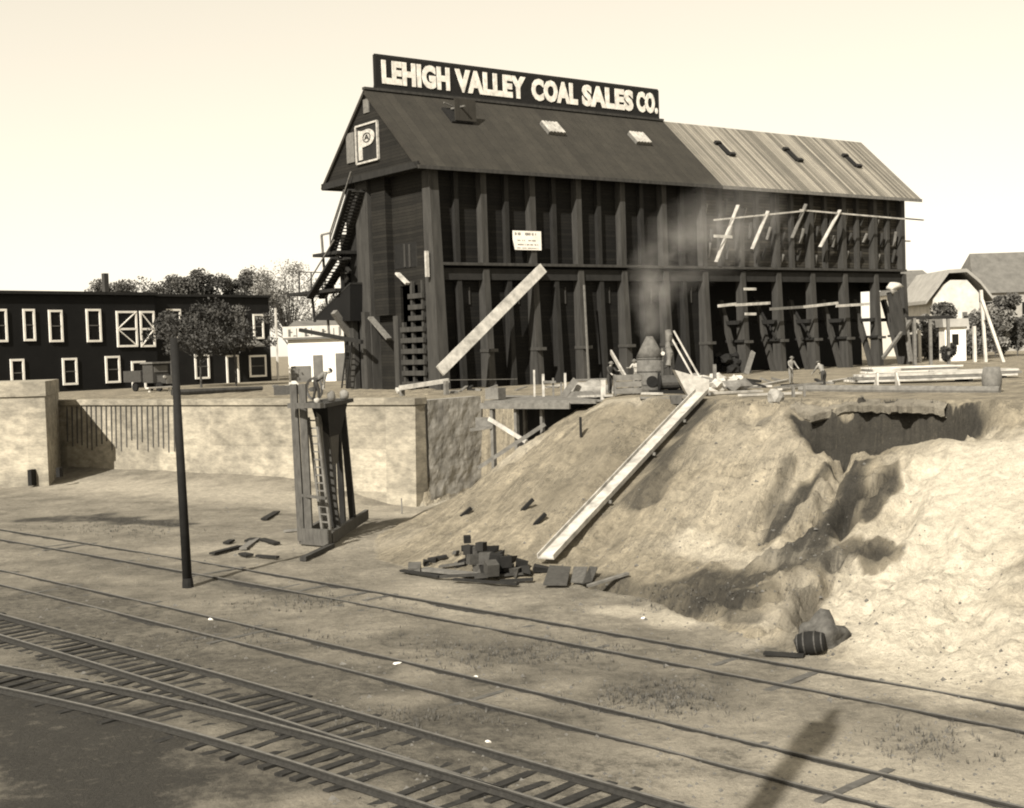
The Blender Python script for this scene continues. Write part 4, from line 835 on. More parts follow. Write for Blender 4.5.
for px_, dep, py_, cw, lb_, mt, dn in ((108, 196, 283, 4.2, 'pale tree top showing above the left house beside its chimney', 'leaf_mid', .8), (176, 192, 278, 4.5, 'dark bushy tree rising behind the roof joint of the two dark houses', 'leaf_mid', 1.1),
        (207, 190, 270, 4.0, 'tallest narrow tree behind the dark house with the porch roof', 'leaf_mid', 1), (236, 192, 277, 4.5, 'round tree behind the right part of the dark porch house', 'leaf_dark', 1.1), (262, 212, 272, 5.5, 'airy tree behind the right corner of the dark porch house', 'leaf_mid', .5), (140, 198, 286, 4.5, 'bushy tree top right of the chimney of the left house', 'leaf_mid', .9),
        (345, 210, 300, 4, 'pale tree mostly hidden behind the lean-to hood and stair', 'leaf_pale', .7)):
    tree(tb(px_, dep), htop(px_, py_, dep), cw, lb_, mt, dn)
tree(tb(292, 205), htop(292, 268, 205), 7.2, 'large half-bare tree spreading above the white shed, left of the stair', 'leaf_pale', .35, .4, clumps=46, bare=6, leaf=.16)
tree(tb(201, 148), htop(201, 306, 148), 5.4, 'dark leafy tree with a thin trunk standing before the porch house', 'leaf_dark', .17, .14, clumps=54, fork=.38, bare=2, spread=.24)
tree(tb(236, 150), htop(236, 308, 150), 4.4, 'leafy tree right of the thin-trunked one, brushing the porch roof', 'leaf_mid', .15, .12, clumps=36, fork=.45, bare=2, spread=.24)
tree(tb(172, 152), htop(175, 315, 152), 2.4, 'small bushy tree in front of the joint between the dark houses', 'leaf_dark', .6, .14, clumps=16, fork=.5)
for px_, dep, py_, cw, lb_, mt in ((936, 172, 331, 2.6, 'low brown brush left of the outhouse', 'leaf_mid'), (972, 170, 316, 3.4, 'tall brown brush right behind the outhouse', 'leaf_mid'), (996, 178, 312, 3.6, 'brown brush at the right edge behind the leaning poles', 'leaf_pale'), (913, 165, 336, 2, 'dark brush just past the end of the coal building', 'leaf_dark'), (950, 140, 346, .9, 'small dark bush against the front of the outhouse', 'leaf_dark'), (1018, 180, 316, 3.4, 'brown brush beyond the leaning poles near the right border', 'leaf_mid'), (925, 178, 318, 3.2, 'pale brush before the dark-roofed white house', 'leaf_pale'), (948, 180, 309, 3.6, 'brown brush before the rounded white gable', 'leaf_mid'), (984, 183, 303, 3.4, 'tall pale brush between the rounded gable and the tan house', 'leaf_pale'), (1004, 184, 300, 3.4, 'dark bushy growth under the eave of the tan house', 'leaf_mid')):
    tree(tb(px_, dep), htop(px_, py_, dep), cw, lb_, mt, .8, .1, 'brush around the outhouse', 14, .25, fork=.12, cat='shrub', name='shrub')

# ------------------------------------------------------------------ line pole by the tracks
c = gnd(188, 588); r = thing('utility_pole', c, 'tall black pole standing alone beside the far track on the left', 'pole')
mb = MB(); t_ = yp(173.5, 338, c.y); mb.tube(c - Z * .5, t_, .2, .15, 12); mb.build('pole', 'black', r, True)
mb = MB(); mb.lathe(c - Z * .1, [(.24, 0), (.23, .3), (.205, .5)], 12); mb.build('base_collar', 'black', r)
# unseen mast outside the frame, shaped to throw the shadow crossing the near tracks
hp = 24.; tip = at_z(836, 711, 0); c = V((tip.x, tip.y, 0)) - V((math.sin(SUN_AZ), math.cos(SUN_AZ), 0)) * (hp / math.tan(SUN_EL)); c.z = gz(c.x, c.y)
r = thing('unseen_mast', c, 'tall unseen mast behind the viewer, placed to throw the slanting shadow over the near tracks', 'mast')
mb = MB(); mb.tube(c - Z * .5, c + Z * (hp - 1.6), .42, .28, 12); mb.build('mast', 'black', r); mb = MB(); mb.box(c + Z * (hp - 1.9), V((1, .0, 0)), V((0, 1, 0)), Z, .33, .33, .9); mb.build('unseen_mast_head', 'black', r); mb = MB(); mb.tube(c + Z * (hp - 1.2), c + Z * hp, .2, .14); mb.build('unseen_mast_tip', 'black', r)

# ------------------------------------------------------------------ timber tower at the wall
FLp, FRp, BRp = at_z(303, 545, 0), at_z(328, 547, 0), at_z(356, 528, 0); BLp = FLp + (BRp - FRp)
tu = (FRp - FLp); tv = (BRp - FRp)
def T(a, b, z): p = FLp + tu * a + tv * b; return V((p.x, p.y, z))
zTop = yp(300, 384, FLp.y).z; zdk = yp(322, 404, FLp.y + 1.5).z
r = thing('timber_tower', T(.5, .5, 0), 'tall narrow timber hopper tower standing on the ground before the pale retaining wall', 'tower')
for a, b, z0, z1, w_, d_, mt, lx in ((-.05, 0, .2, zTop, .34, .26, 'timber', -.08), (.24, .02, .3, zTop, .36, .26, 'timber', -.04), (.58, .25, .4, zdk, .24, .24, 'weathered', -.05), (.75, .75, .4, zdk, .28, .3, 'post_dark', -.1), (1.0, .9, .4, zdk - .1, .32, .3, 'post_dark', -.3), (.98, .35, .4, zdk, .3, .3, 'post', -.4), (.1, 1., .3, zdk, .25, .25, 'post_dark', .05), (.45, .6, .4, zdk - .8, .22, .25, 'post_dark', -.3)):
    mb = MB(); mb.beam(T(a, b, z0), T(a + lx, b, z1), w_, d_, tv); mb.build('post', mt, r)
mb = MB(); mb.beam(T(-.1, 0, .45), T(1.1, 0, .45), .2, .8); mb.beam(T(1.05, .06, .4), T(1.05, 1.4, .4), .22, .55); mb.beam(T(-.05, .06, .4), T(-.05, 1.0, .4), .2, .55); b_ = mb.build('base_frame', 'timber', r)
mb = MB(); mb.box(T(.5, .5, zdk), tu, tv, Z, tu.length * .6, tv.length * .5, .1); mb.build('deck', 'post', r)
mb = MB(); mb.hexa([T(.45, .35, zdk - 1.7), T(.8, .35, zdk - 1.7), T(.8, .75, zdk - 1.7), T(.45, .75, zdk - 1.7), T(.3, .2, zdk - .13), T(.95, .2, zdk - .13), T(.95, .9, zdk - .13), T(.3, .9, zdk - .13)]); mb.build('hopper', 'black', r)
mb = MB(); mb.hexa([T(.6, .45, zdk - 3.2), T(.75, .45, zdk - 3.2), T(.75, .65, zdk - 3.2), T(.6, .65, zdk - 3.2), T(.55, .4, zdk - 1.65), T(.78, .4, zdk - 1.65), T(.78, .7, zdk - 1.65), T(.55, .7, zdk - 1.65)]); mb.build('spout', 'iron', r)
mb = MB(); mb.beam(T(-.2, -.1, zdk + .05), T(1.1, -.1, zdk + .05), .25, .25); mb.build('crossbeam', 'timber', r); mb = MB(); mb.beam(T(-.1, .0, 2.5), T(1.0, .0, 2.4), .1, .14); mb.build('crossbeam', 'timber', r)
ladder('ladder', T(.85, .1, .5), T(.45, .1, zdk - .6), .55, 15, 'weathered', 'pale narrow ladder leaning inside the timber hopper tower', tu.normalized())
mb = MB(); q = T(.12, .45, zdk + .12); cw_ = q + Z * .62
for i in range(16):
    a, b = 2 * math.pi * i / 16, 2 * math.pi * (i + 1) / 16; X_, Y_ = tu.normalized(), Z; mb.beam(cw_ + (X_ * math.cos(a) + Y_ * math.sin(a)) * .55, cw_ + (X_ * math.cos(b) + Y_ * math.sin(b)) * .55, .12, .1, tv)
    if i % 4 == 0: mb.beam(cw_, cw_ + (X_ * math.cos(a) + Y_ * math.sin(a)) * .52, .06, .06, tv)
mb.tube(cw_ - tv * .1, cw_ + tv * .1, .12); solo(mb, 'winch_wheel', 'iron', 'dark spoked winch wheel on top of the timber tower beside the bending man', 'wheel')
for a, b, w_, h_, sd_, mt, lb_ in ((1.0, .3, .22, .3, 1, 'weathered', 'pale sack standing at the right rim of the tower deck'), (.72, .05, .16, .16, 2, 'fresh', 'small white sack at the front rim of the tower deck'), (1.0, .75, .25, .28, 3, 'cloth_mid', 'grey sack at the back right corner of the tower deck')):
    mb = MB(); mb.lump(T(a, b, zdk + .12 + h_ * .8), w_, w_ * .8, h_, sd_, .2); solo(mb, 'sack', mt, lb_, 'sack', 'sacks on the tower deck', smooth=True)
p, q = gnd(332, 548), gnd(303, 562); plank('ground_timber', p + Z * .12, q + Z * .12, .3, .2, 'post', 'dark timber lying on the ground from the foot of the tower toward the track', 'timber')

# ------------------------------------------------------------------ loose planks on the ground left of the tower
random.seed(5)
LP_ = [(212, 556, 240, 549, 'dark', 'leftmost dark plank in the scatter left of the tower foot'), (226, 545, 232, 543, 'dark', 'small dark offcut at the upper left of the plank scatter'), (243, 551, 257, 541, 'pale', 'pale board slanting in the middle of the plank scatter'),
       (248, 543, 254, 541, 'dark', 'small dark block above the pale slanting board'), (262, 541, 277, 546, 'dark', 'short dark plank right of the pale slanting board'), (242, 556, 250, 558, 'dark', 'dark offcut below the pale slanting board'), (257, 558, 278, 560, 'dark', 'dark plank at the lower right of the scatter'), (284, 533, 298, 532, 'pale', 'thin pale stick lying beside the left foot of the tower'), (264, 521, 277, 514, 'dark', 'dark plank half buried on the slope above the scatter')]
for x0_, y0_, x1_, y1_, k_, lb_ in LP_:
    p, q = gnd(x0_, y0_), gnd(x1_, y1_); plank('plank', p + Z * .1, q + Z * .13, random.uniform(.22, .4), .1, 'post_dark' if k_ == 'dark' else 'weathered', lb_, 'plank', 'scattered planks by the tower')
# ------------------------------------------------------------------ chute on the bank
p, q = gnd(546, 569), gnd(702, 399)
r = thing('wooden_chute', p, 'long pale wooden trough running down the earth bank to the pile of blocks', 'chute')
d = (q - p); N_ = 9; side = d.cross(Z).normalized(); upn = side.cross(d).normalized()
LC = math.hypot(d.x, d.y); prof = [(LC * i / 40, gz(*p.lerp(q, i / 40).xy) + .12) for i in range(41)]
hull = []
for a_ in prof:
    while len(hull) > 1 and (hull[-1][1] - hull[-2][1]) * (a_[0] - hull[-2][0]) <= (a_[1] - hull[-2][1]) * (hull[-1][0] - hull[-2][0]): hull.pop()
    hull.append(a_)
def hz_(f_): return float(np.interp(f_ * LC, [h_[0] for h_ in hull], [h_[1] for h_ in hull]))
def cp_(f_): w_ = p.lerp(q, f_); return V((w_.x, w_.y, hz_(f_) + .25))
for i, (f0, f1) in enumerate(((0, .3), (.3, .58), (.58, .8), (.8, 1))):
    mid0, mid1 = cp_(f0), cp_(f1); kz = max(0, max(hz_(f0 + (f1 - f0) * t_ / 6) + .2 - (mid0.z + (mid1.z - mid0.z) * t_ / 6) for t_ in range(7)))
    mid0 = mid0 + Z * kz; mid1 = mid1 + Z * kz
    mb = MB(); mb.beam(mid0, mid1, .66, .06); bt = mb.build('trough_floor', 'fresh', r)
    for s_ in (-1, 1): mb = MB(); mb.beam(mid0 + side * s_ * .36 + upn * .08, mid1 + side * s_ * .36 + upn * .08, .05, .22); mb.build('trough_side', 'fresh', r)
    mb = MB(); mb.beam(mid1 - side * .5 - upn * .12, mid1 + side * .5 - upn * .12, .12, .14); mb.build('cleat', 'weathered', bt)
# ------------------------------------------------------------------ pile of blocks and boards at the chute foot
random.seed(9)
BL = [(466, 552, .45), (476, 556, .5), (489, 556, .55), (500, 560, .5), (512, 564, .45), (470, 562, .5), (484, 566, .55), (497, 573, .6), (508, 573, .5), (522, 570, .5), (527, 576, .45), (480, 572, .5), (540, 574, .45), (456, 556, .35), (462, 566, .4), (488, 574, .55), (516, 577, .5), (415, 573, .5), (426, 566, .3), (433, 563, .3)]
STK = [(471, 553, 1.0, .42), (479, 554, .95, .45), (486, 560, .9, .5), (496, 562, .95, .5), (505, 563, .9, .45), (492, 568, .8, .5), (475, 560, .85, .4), (468, 548, 1.5, .3), (482, 556, 1.5, .35)]
kk = 0
words = ['dark', 'grey', 'tarred', 'charred', 'weathered', 'pale-faced', 'squat', 'tilted', 'small', 'splintered']
for (x_, y_, s_) in BL:
    c = gnd(x_, y_); hs = s_ * .5; mb = MB(); yw = random.uniform(0, 3.1); X_ = V((math.cos(yw), math.sin(yw), random.uniform(-.25, .25))).normalized(); Y_ = Z.cross(X_).normalized(); mb.box(c + Z * hs * .8, X_, Y_, X_.cross(Y_), hs * random.uniform(.6, 1.7), hs * random.uniform(.5, 1), hs * random.uniform(.5, 1)); mb.v = [tuple(V(v_) + V((random.uniform(-.07, .07), random.uniform(-.07, .07), random.uniform(-.06, .06)))) for v_ in mb.v]
    solo(mb, 'timber_block', random.choice(['black', 'post_dark', 'post_dark', 'iron', 'timber']), 'dark sawn timber block lying in the heap at the foot of the chute', 'block', 'timber blocks heaped at the chute foot')
for (x_, y_, up_, s_) in STK:
    c = gnd(x_, y_ + 14); hs = s_ * .5; mb = MB(); yw = random.uniform(0, 3.1); X_ = V((math.cos(yw), math.sin(yw), random.uniform(-.4, .4))).normalized(); Y_ = Z.cross(X_).normalized(); mb.box(c + Z * (up_ * .62 + hs * .3), X_, Y_, X_.cross(Y_), hs * random.uniform(.9, 1.6), hs, hs)
    solo(mb, 'timber_block', random.choice(['black', 'post_dark', 'iron', 'timber']), 'dark sawn timber block lying in the heap at the foot of the chute', 'block', 'timber blocks heaped at the chute foot')
for x0_, y0_, x1_, y1_, w_, mt, lb_ in ((402, 574, 440, 580, .25, 'post_dark', 'long dark plank at the left end of the block heap'), (422, 573, 475, 578, .6, 'weathered', 'wide pale board under the left side of the block heap'), (440, 580, 498, 577, .25, 'post', 'dark plank crossing in front of the block heap'), (454, 583, 518, 588, .2, 'post_dark', 'thin dark plank lying lowest in front of the heap'),
        (475, 581, 532, 577, .25, 'post', 'grey plank angled below the middle of the heap'), (428, 563, 447, 560, .3, 'post_dark', 'dark stick on the left edge of the heap'), (500, 585, 533, 583, .3, 'post_dark', 'short dark plank toward the chute end of the heap'), (440, 570, 466, 567, .3, 'timber', 'log lying just left of the stacked blocks'), (588, 590, 628, 578, .2, 'weathered', 'thin plank lying right of the flat sheets')):
    p, q = gnd(x0_, y0_), gnd(x1_, y1_); plank('plank', p + Z * .14, q + Z * .14, w_, .09, mt, lb_, 'plank', 'planks around the block heap')
for pts_, mt, lb_ in (([(543, 589), (567, 589), (571, 577), (550, 576)], 'iron', 'flat dark sheet lying at the chute foot, left of the paler sheets'), ([(571, 586), (584, 587), (588, 577), (574, 577)], 'timber', 'middle greyish sheet right of the flat dark one'), ([(582, 589), (592, 588), (598, 578), (590, 577)], 'iron', 'small tilted dark sheet at the right of the sheets')):
    mb = MB(); ps = [gnd(*a) for a in pts_]; mb.slab([p + Z * (.12 + (.25 if i in (2, 3) else 0)) for i, p in enumerate(ps)], Z * .05); solo(mb, 'metal_sheet', mt, lb_, 'sheet', 'sheets at the chute foot')
# small debris on the bank
for x_, y_, s_, lb_ in ((526, 512, .5, 'upper dark lump sticking out of the bank left of the chute'), (539, 525, .45, 'lower dark lump on the bank left of the chute'), (467, 515, .3, 'small dark stick on the lower left bank')):
    c = gnd(x_, y_); mb = MB(); mb.beam(c - V((.3, 0, .1)), c + V((.35 * s_ * 2, .2, s_)), .18, .15); solo(mb, 'driftwood', 'black', lb_, 'stick', 'sticks on the bank')
c = gnd(581, 438); mb = MB(); mb.beam(c, c + Z * 1.0, .3, .12, RT); solo(mb, 'stake', 'black', 'short dark upright stake high on the bank beside the platform', 'stake')
c = gnd(402, 514); mb = MB(); mb.beam(c - Z * .2, c + Z * 1.0, .08, .08, RT); solo(mb, 'stake', 'weathered', 'thin pale stake low on the bank by the wall corner', 'stake')
# barrel and rock
c = gnd(811, 655); r = thing('barrel', c, 'dark barrel lying tipped on its side at the foot of the bank on the right', 'barrel'); axb = V((.9, -.35, .12)).normalized(); cc = c + Z * .36
mb = MB(); mb.lathe(cc - axb * .42, [(.26, 0), (.33, .2), (.36, .42), (.33, .64), (.26, .84)], 16, axb); mb.build('body', 'black', r, True)
for h_, r_h in ((.06, .29), (.26, .35), (.58, .35), (.78, .29)): mb = MB(); mb.lathe(cc + axb * (h_ - .45), [(r_h + .005, 0), (r_h + .005, .04)], 16, axb); mb.build('hoop', 'iron', r)
c = gnd(826, 645); mb = MB(); mb.lump(c + V((-.1, .2, .2)), .8, .7, .6, 5, .45, 3); solo(mb, 'boulder', 'sod', 'grey jagged boulder resting against the tipped barrel', 'boulder', smooth=True)
mb = MB(); c = gnd(764, 657); mb.beam(c + Z * .1, c + V((1.1, -.5, .1)), .25, .08); solo(mb, 'plank', 'post_dark', 'dark plank lying left of the tipped barrel', 'plank')
random.seed(8)
mb = MB()
for cx0, cy0, sx_, sy_, n_ in ((520, 655, 120, 14, 260), (660, 700, 70, 16, 240), (300, 602, 90, 8, 120), (120, 528, 80, 8, 160), (930, 745, 60, 18, 90), (420, 720, 120, 12, 90), (700, 600, 80, 10, 120), (250, 640, 160, 10, 90), (760, 405, 120, 4, 60), (880, 407, 60, 4, 80)):
    for _ in range(n_):
        c = gnd(random.gauss(cx0, sx_ * .5), min(800, random.gauss(cy0, sy_ * .6)))
        for _b in range(5):
            a = random.uniform(0, 6.28); h_ = random.uniform(.06, .2); r_ = random.uniform(.02, .12); b_ = c + V((math.cos(a) * .06, math.sin(a) * .06, -.02)); t_ = V((-math.sin(a), math.cos(a), 0)) * .015
            mb.add([b_ - t_, b_ + t_, b_ + V((math.cos(a) * r_, math.sin(a) * r_, h_))], [(0, 1, 2)])
tag(mb.build('weeds', 'sod'), 'low dark weeds growing in patches between the rails', 'weeds', kind='stuff')
random.seed(31)
mb = MB()
for k in range(2300):                                           # loose stones and clods
    if k < 1500: x_, y_ = random.uniform(20, 1010), random.uniform(500, 806)
    else: x_, y_ = random.uniform(430, 1010), random.uniform(410, 700)
    c = gnd(x_, y_) if k % 3 else None
    if c is None: c = at_z(x_, y_, 0) if y_ > 600 else gnd(x_, y_); c.z = gz(c.x, c.y)
    if x_ < 330 and y_ > 680: continue
    if c.y > 110 or (c.x > 12 and c.y > 36 and random.random() < .8): continue
    s_ = random.uniform(.02, .06) * (1.8 if random.random() < .08 else 1); rr = [V((random.uniform(-1, 1), random.uniform(-1, 1), random.uniform(-.2, 1))) * s_ for _ in range(1)]
    o_ = [V((1, 0, 0)), V((-.5, .8, 0)), V((-.6, -.8, 0)), V((random.uniform(-.2, .2), 0, .9))]; mb.add([c + V((a.x * s_ * random.uniform(.7, 1.5), a.y * s_ * random.uniform(.7, 1.5), a.z * s_)) for a in o_], [(0, 1, 3), (1, 2, 3), (2, 0, 3), (0, 2, 1)])
tag(mb.build('loose_stones', 'pebble'), 'loose stones and clods scattered over tracks and bank', 'stones', kind='stuff')
for x_, y_, s_, lb_ in ((211, 620, .16, 'white scrap of paper on the ground left between the two far tracks'), (338, 648, .11, 'small white scrap near the rail in the left middle'), (397, 665, .17, 'largest white scrap, beside the middle track'), (488, 743, .12, 'white scrap lying beside the near track'), (476, 678, .08, 'tiny white scrap on the middle track bed'), (644, 619, .14, 'white scrap at the foot of the bank')):
    s_ *= .7; c = gnd(x_, y_); mb = MB(); mb.lump(c + Z * .03, s_ * 1.2, s_, .04, s_ * 50, .5, 1); solo(mb, 'paper_scrap', 'white', lb_, 'scrap', 'white scraps on the ground')

# ------------------------------------------------------------------ timber platform over the gap
yd = 80.5
p0_, p1_ = yp(484, 400, yd), yp(601, 400, yd - 5); zd = TZ + .25
r = thing('loading_platform', V((p0_.x, yd, 3)), 'rough timber platform on posts bridging the gap between the wing wall and the bank', 'platform')
dd = (V((p1_.x, p1_.y, 0)) - V((p0_.x, p0_.y, 0))).normalized(); dn = V((-dd.y, dd.x, 0)); a0_ = V((p0_.x, p0_.y, 0)); LN = (V((p1_.x, p1_.y, 0)) - a0_).length
zd = yp(490, 402, yd).z
def pl(u, v, z): return a0_ + dd * u + dn * v + Z * z
mb = MB(); mb.box(pl(LN / 2, 3.2, zd), dd, dn, Z, LN / 2, 3.2, .1); mb.build('deck', 'weathered', r)
mb = MB(); mb.box(pl(LN * .46, 2.6, zd - 2.4), dd, dn, Z, LN * .4, .06, 2.2); mb.build('shade_backing', 'post_dark', r)  # dark backing added to stand in for the shade under the deck
mb = MB(); mb.beam(pl(-.2, -.08, zd - .22), pl(LN * .75, -.08, zd - .22), .14, .36); mb.build('joist', 'weathered', r)
for u, v, w_ in ((.55, .1, .3), (1.5, 2.2, .25), (2.2, .3, .28), (3.0, 3.4, .25), (3.9, .6, .25), (.9, 4.2, .3), (2.6, 4.2, .25)):
    q = pl(u, v, 0); mb = MB(); mb.beam(V((q.x, q.y, gz(q.x, q.y) - .2)), V((q.x, q.y, zd - .1)), w_, w_ * .7, dd); mb.build('post', 'weathered', r)
mb = MB(); mb.beam(pl(.4, -.12, zd - 1.0), pl(3.6, -.12, zd - 2.6), .1, .25); mb.build('brace', 'fresh', r)
q0, q1 = yp(478, 468, 78), yp(545, 424, 78); mb = MB(); mb.beam(q0, q1, .25, .22); mb.build('sill', 'weathered', r)
mb = MB(); mb.beam(yp(470, 430, yd), yp(492, 427, yd), .9, .14); mb.build('shelf', 'weathered', r)
mb = MB(); mb.box(yp(484, 423, yd + .6), dd, dn, Z, .6, .1, .35); mb.build('panel', 'weathered', r)
mb = MB(); mb.box(pl(.3, .8, zd + .5), dd, dn, Z, .5, .4, .35); solo(mb, 'crate', 'weathered', 'pale crate standing on the left end of the timber platform', 'crate')
# stakes and batter boards on the terrace edge
for x0_, y0_, y1_, w_, lb_ in ((534, 370, 395, .2, 'tall pale stake, leftmost of the group behind the platform'), (543, 374, 396, .26, 'thick pale stake, second of the group behind the platform'), (553, 378, 396, .2, 'stake in the middle of the group behind the platform'), (561, 382, 396, .18, 'short stake near the right end of the group'), (565, 373, 397, .24, 'tall pale stake, rightmost of the group behind the platform'), (603, 380, 399, .45, 'broad pale post at the right end of the earth box')):
    c = at_y(x0_, y1_, 84 if x0_ < 600 else 76); plank('stake', V((c.x, c.y, gz(c.x, c.y) - .1)), at_y(x0_, y0_, c.y), w_, w_ * .6, 'weathered' if x0_ in (553, 561) else 'fresh', lb_, 'stake', 'stakes behind the platform', up=RT)
c = at_y(553, 381, 83.8); plank('batter_board', at_y(543, 382, 83.8), at_y(556, 382, 83.8), .08, .16, 'weathered', 'short board nailed level across the stakes behind the platform', 'board')
c = at_y(590, 397, 82); c.z = TZ + .1; r = thing('earth_box', c, 'low board box heaped with earth between the stakes and the standing figure', 'box')
mb = MB(); mb.lump(c + Z * .25, 1.5, 1.0, .75, 7, .3, 3); mb.build('earth_heap', 'rock', r, True)
mb = MB(); mb.beam(c + V((-1.6, -1, .2)), c + V((1.1, -1, .2)), .07, .5); mb.build('side_board', 'weathered', r); mb = MB(); mb.beam(c + V((-1.7, -1.0, .2)), c + V((-.9, -1.1, 1.2)), .06, .4); mb.build('side_board', 'weathered', r); mb = MB(); mb.beam(c + V((-.9, 1, 1.1)), c + V((1.3, 1, 1.1)), .08, .12); mb.build('side_board', 'weathered', r)
# planks lying along the terrace edge
random.seed(77)
for i, (x0_, y0_, x1_, y1_, w_, mt) in enumerate(((490, 398, 560, 399, .5, 'weathered'), (540, 401, 640, 398, .5, 'fresh'), (600, 399, 700, 398, .5, 'weathered'), (690, 396, 760, 393, .5, 'fresh'), (740, 397, 800, 395, .4, 'fresh'), (700, 390, 760, 389, .4, 'weathered'), (615, 394, 660, 396, .4, 'fresh'), (755, 388, 790, 381, .3, 'fresh'), (733, 385, 770, 388, .3, 'fresh'), (780, 391, 812, 387, .3, 'fresh'), (830, 383, 850, 380, .3, 'fresh'), (575, 404, 600, 403, .3, 'weathered'), (640, 401, 690, 402, .4, 'weathered'))):
    p, q = gnd(x0_, y0_), gnd(x1_, y1_)
    if (p - q).length > 16: q = p + (q - p) * (16 / (p - q).length); q.z = gz(q.x, q.y)
    lb_ = ['grey board lying on the front of the timber platform', 'bright board along the bank crest right of the platform', 'grey board on the crest left of the chute top', 'bright board on the crest just right of the chute top', 'bright board on the crest near the middle of the yard', 'grey board behind the bright crest boards, right of the chute', 'short bright board left of the boiler base', 'bright board slanting toward the standing man near the pit', 'bright board left of the slanting board by the pit', 'pale board propped beside the bent man', 'small pale board right of the bent man', 'short grey board at the corner of the bank', 'grey board lying below the boiler at the crest'][i]
    plank('plank', p + Z * .1, q + Z * .12, w_, .12, mt, lb_, 'plank', 'boards strewn along the crest')
p, q = gnd(800, 391), gnd(1000, 392.5); mb = MB(); mb.tube(p + Z * .12, q + Z * .12, .26, .24, 10); solo(mb, 'log', 'weathered', 'very long log lying along the crest above the dark scarp', 'log')
p, q = at_z(742, 398, 6.5), at_z(792, 393, 6.5)
c = gnd(797, 397); mb = MB(); mb.beam(c + V((-1.2, 0, .55)), c + V((1.6, 1, .7)), .35, .1); mb.beam(c + V((-.2, 0, 0)), c + V((-.2, 0, .55)), .3, .14, RT); mb.beam(c + V((.5, .4, 0)), c + V((.5, .4, .6)), .12, .12, RT); solo(mb, 'saw_bench', 'weathered', 'low plank bench over a dark hollow in front of the standing man', 'bench')
c = gnd(776, 402); mb = MB(); mb.lump(c + Z * .2, .4, .35, .4, 3, .3); solo(mb, 'boulder', 'rock', 'small grey rock on the bank edge below the standing man', 'rock')
c = gnd(676, 403); mb = MB(); mb.box(c + Z * .15, RT, V((0, 1, 0)), Z, .3, .3, .22); solo(mb, 'timber_block', 'timber', 'small square block on the bank edge just left of the chute top', 'block')
# light rubble sacks beside the chute top
random.seed(4)
for i in range(16):
    x_ = random.uniform(690, 745); y_ = random.uniform(383, 391); c = gnd(x_, y_); s_ = random.uniform(.35, .6); mb = MB(); mb.lump(c + Z * s_ * .5, s_ * 1.3, s_, s_ * .8, i, .5, 2)
    solo(mb, 'cement_sack', random.choice(['cloth_pale', 'weathered', 'cloth_pale']), 'pale cement sack in the heap behind the top of the chute', 'sack', 'pale sacks heaped behind the chute top')
random.seed(14)
for i in range(10):
    x_ = random.uniform(276, 300); y_ = random.uniform(384, 391); c = at_y(x_, y_, 108); c.z = max(TZ, c.z - .3); a = random.uniform(0, 3); mb = MB(); mb.beam(c + Z * .2, c + V((math.cos(a) * 1.3, math.sin(a) * .8, .2 + random.uniform(0, .4))), .4, .12); solo(mb, 'plank', random.choice(['fresh', 'weathered', 'white_dirty']), 'pale broken board in the scrap heap behind the wall left of the tower', 'plank', 'broken boards in the scrap heap')
mb = MB(); c = at_y(287, 397, 100); mb.box(V((c.x, c.y, TZ + .7)), RT, V((0, 1, 0)), Z, .9, .5, .35); solo(mb, 'tool_chest', 'iron', 'dark low chest on the ground behind the wall coping left of the tower', 'chest')
p, q = at_y(172, 391, 118), at_y(262, 387, 124); mb = MB(); p.z = q.z = TZ + .3; mb.tube(p, q, .3, .2, 8); solo(mb, 'log', 'post', 'long grey log lying on the ground in front of the porch house', 'log')
random.seed(55)
for i in range(46):
    x_ = random.choice([random.uniform(440, 600), random.uniform(600, 870), random.uniform(350, 480)]); y_ = random.uniform(383, 396) if x_ > 590 else random.uniform(387, 394)
    c = at_z(x_, y_, TZ); c.z = gz(c.x, c.y)
    if c.z < 5.8 or st(c)[1] > -1.2: continue
    a = random.uniform(0, 3.14); ln = random.uniform(.4, 2.0); mb = MB(); mb.beam(c + Z * .06, c + V((math.cos(a) * ln, math.sin(a) * ln, random.uniform(.05, .45))), random.uniform(.12, .4), random.uniform(.05, .25))
    solo(mb, 'scrap_board', random.choice(['fresh', 'weathered', 'weathered', 'timber', 'post_dark']), 'small scrap of board strewn on the yard ground before the coal building', 'scrap wood', 'scrap wood strewn over the yard')
# lumber piles right
def lumber(px, py, wdt, dep, n_, label, mt='fresh', yaw=0.):
    c = gnd(px, py); r = thing('lumber_stack', c, label, 'lumber', 'lumber stacks at the right of the yard'); X_ = V((math.cos(yaw), math.sin(yaw), 0)); Y_ = V((-X_.y, X_.x, 0))
    for k in range(n_):
        mb = MB(); o_ = random.uniform(-.4, .4)
        for j in range(max(1, int(dep / .35))): mb.box(c + X_ * (o_ + random.uniform(-.15, .15)) + Y_ * j * .36 + Z * (.25 + k * .17), X_, Y_, Z, wdt / 2 * random.uniform(.93, 1), .16, .07)
        mb.build('board_layer', mt if k % 2 == 0 else 'weathered', r)
    for s_ in (-.35, .35): mb = MB(); mb.box(c + X_ * wdt * s_ + Y_ * dep / 2 + Z * .08, X_, Y_, Z, .12, dep / 2, .09); mb.build('bearer', 'post', r)
lumber(925, 383, 9, 3, 3, 'long low stack of bright boards in front of the outhouse'); lumber(915, 374, 8, 2.5, 3, 'shorter stack of bright boards just beyond the long one', 'white_dirty', .05); lumber(975, 379, 6, 2.5, 3, 'pale board stack at the right edge of the yard', 'fresh', -.1)
c = gnd(887, 386); r = thing('sawhorse', c, 'pale sawhorse at the left end of the bright board stacks', 'sawhorse')
mb = MB(); mb.beam(c + V((-.9, 0, 1.0)), c + V((.9, 0, 1.0)), .2, .2); mb.build('top_beam', 'fresh', r)
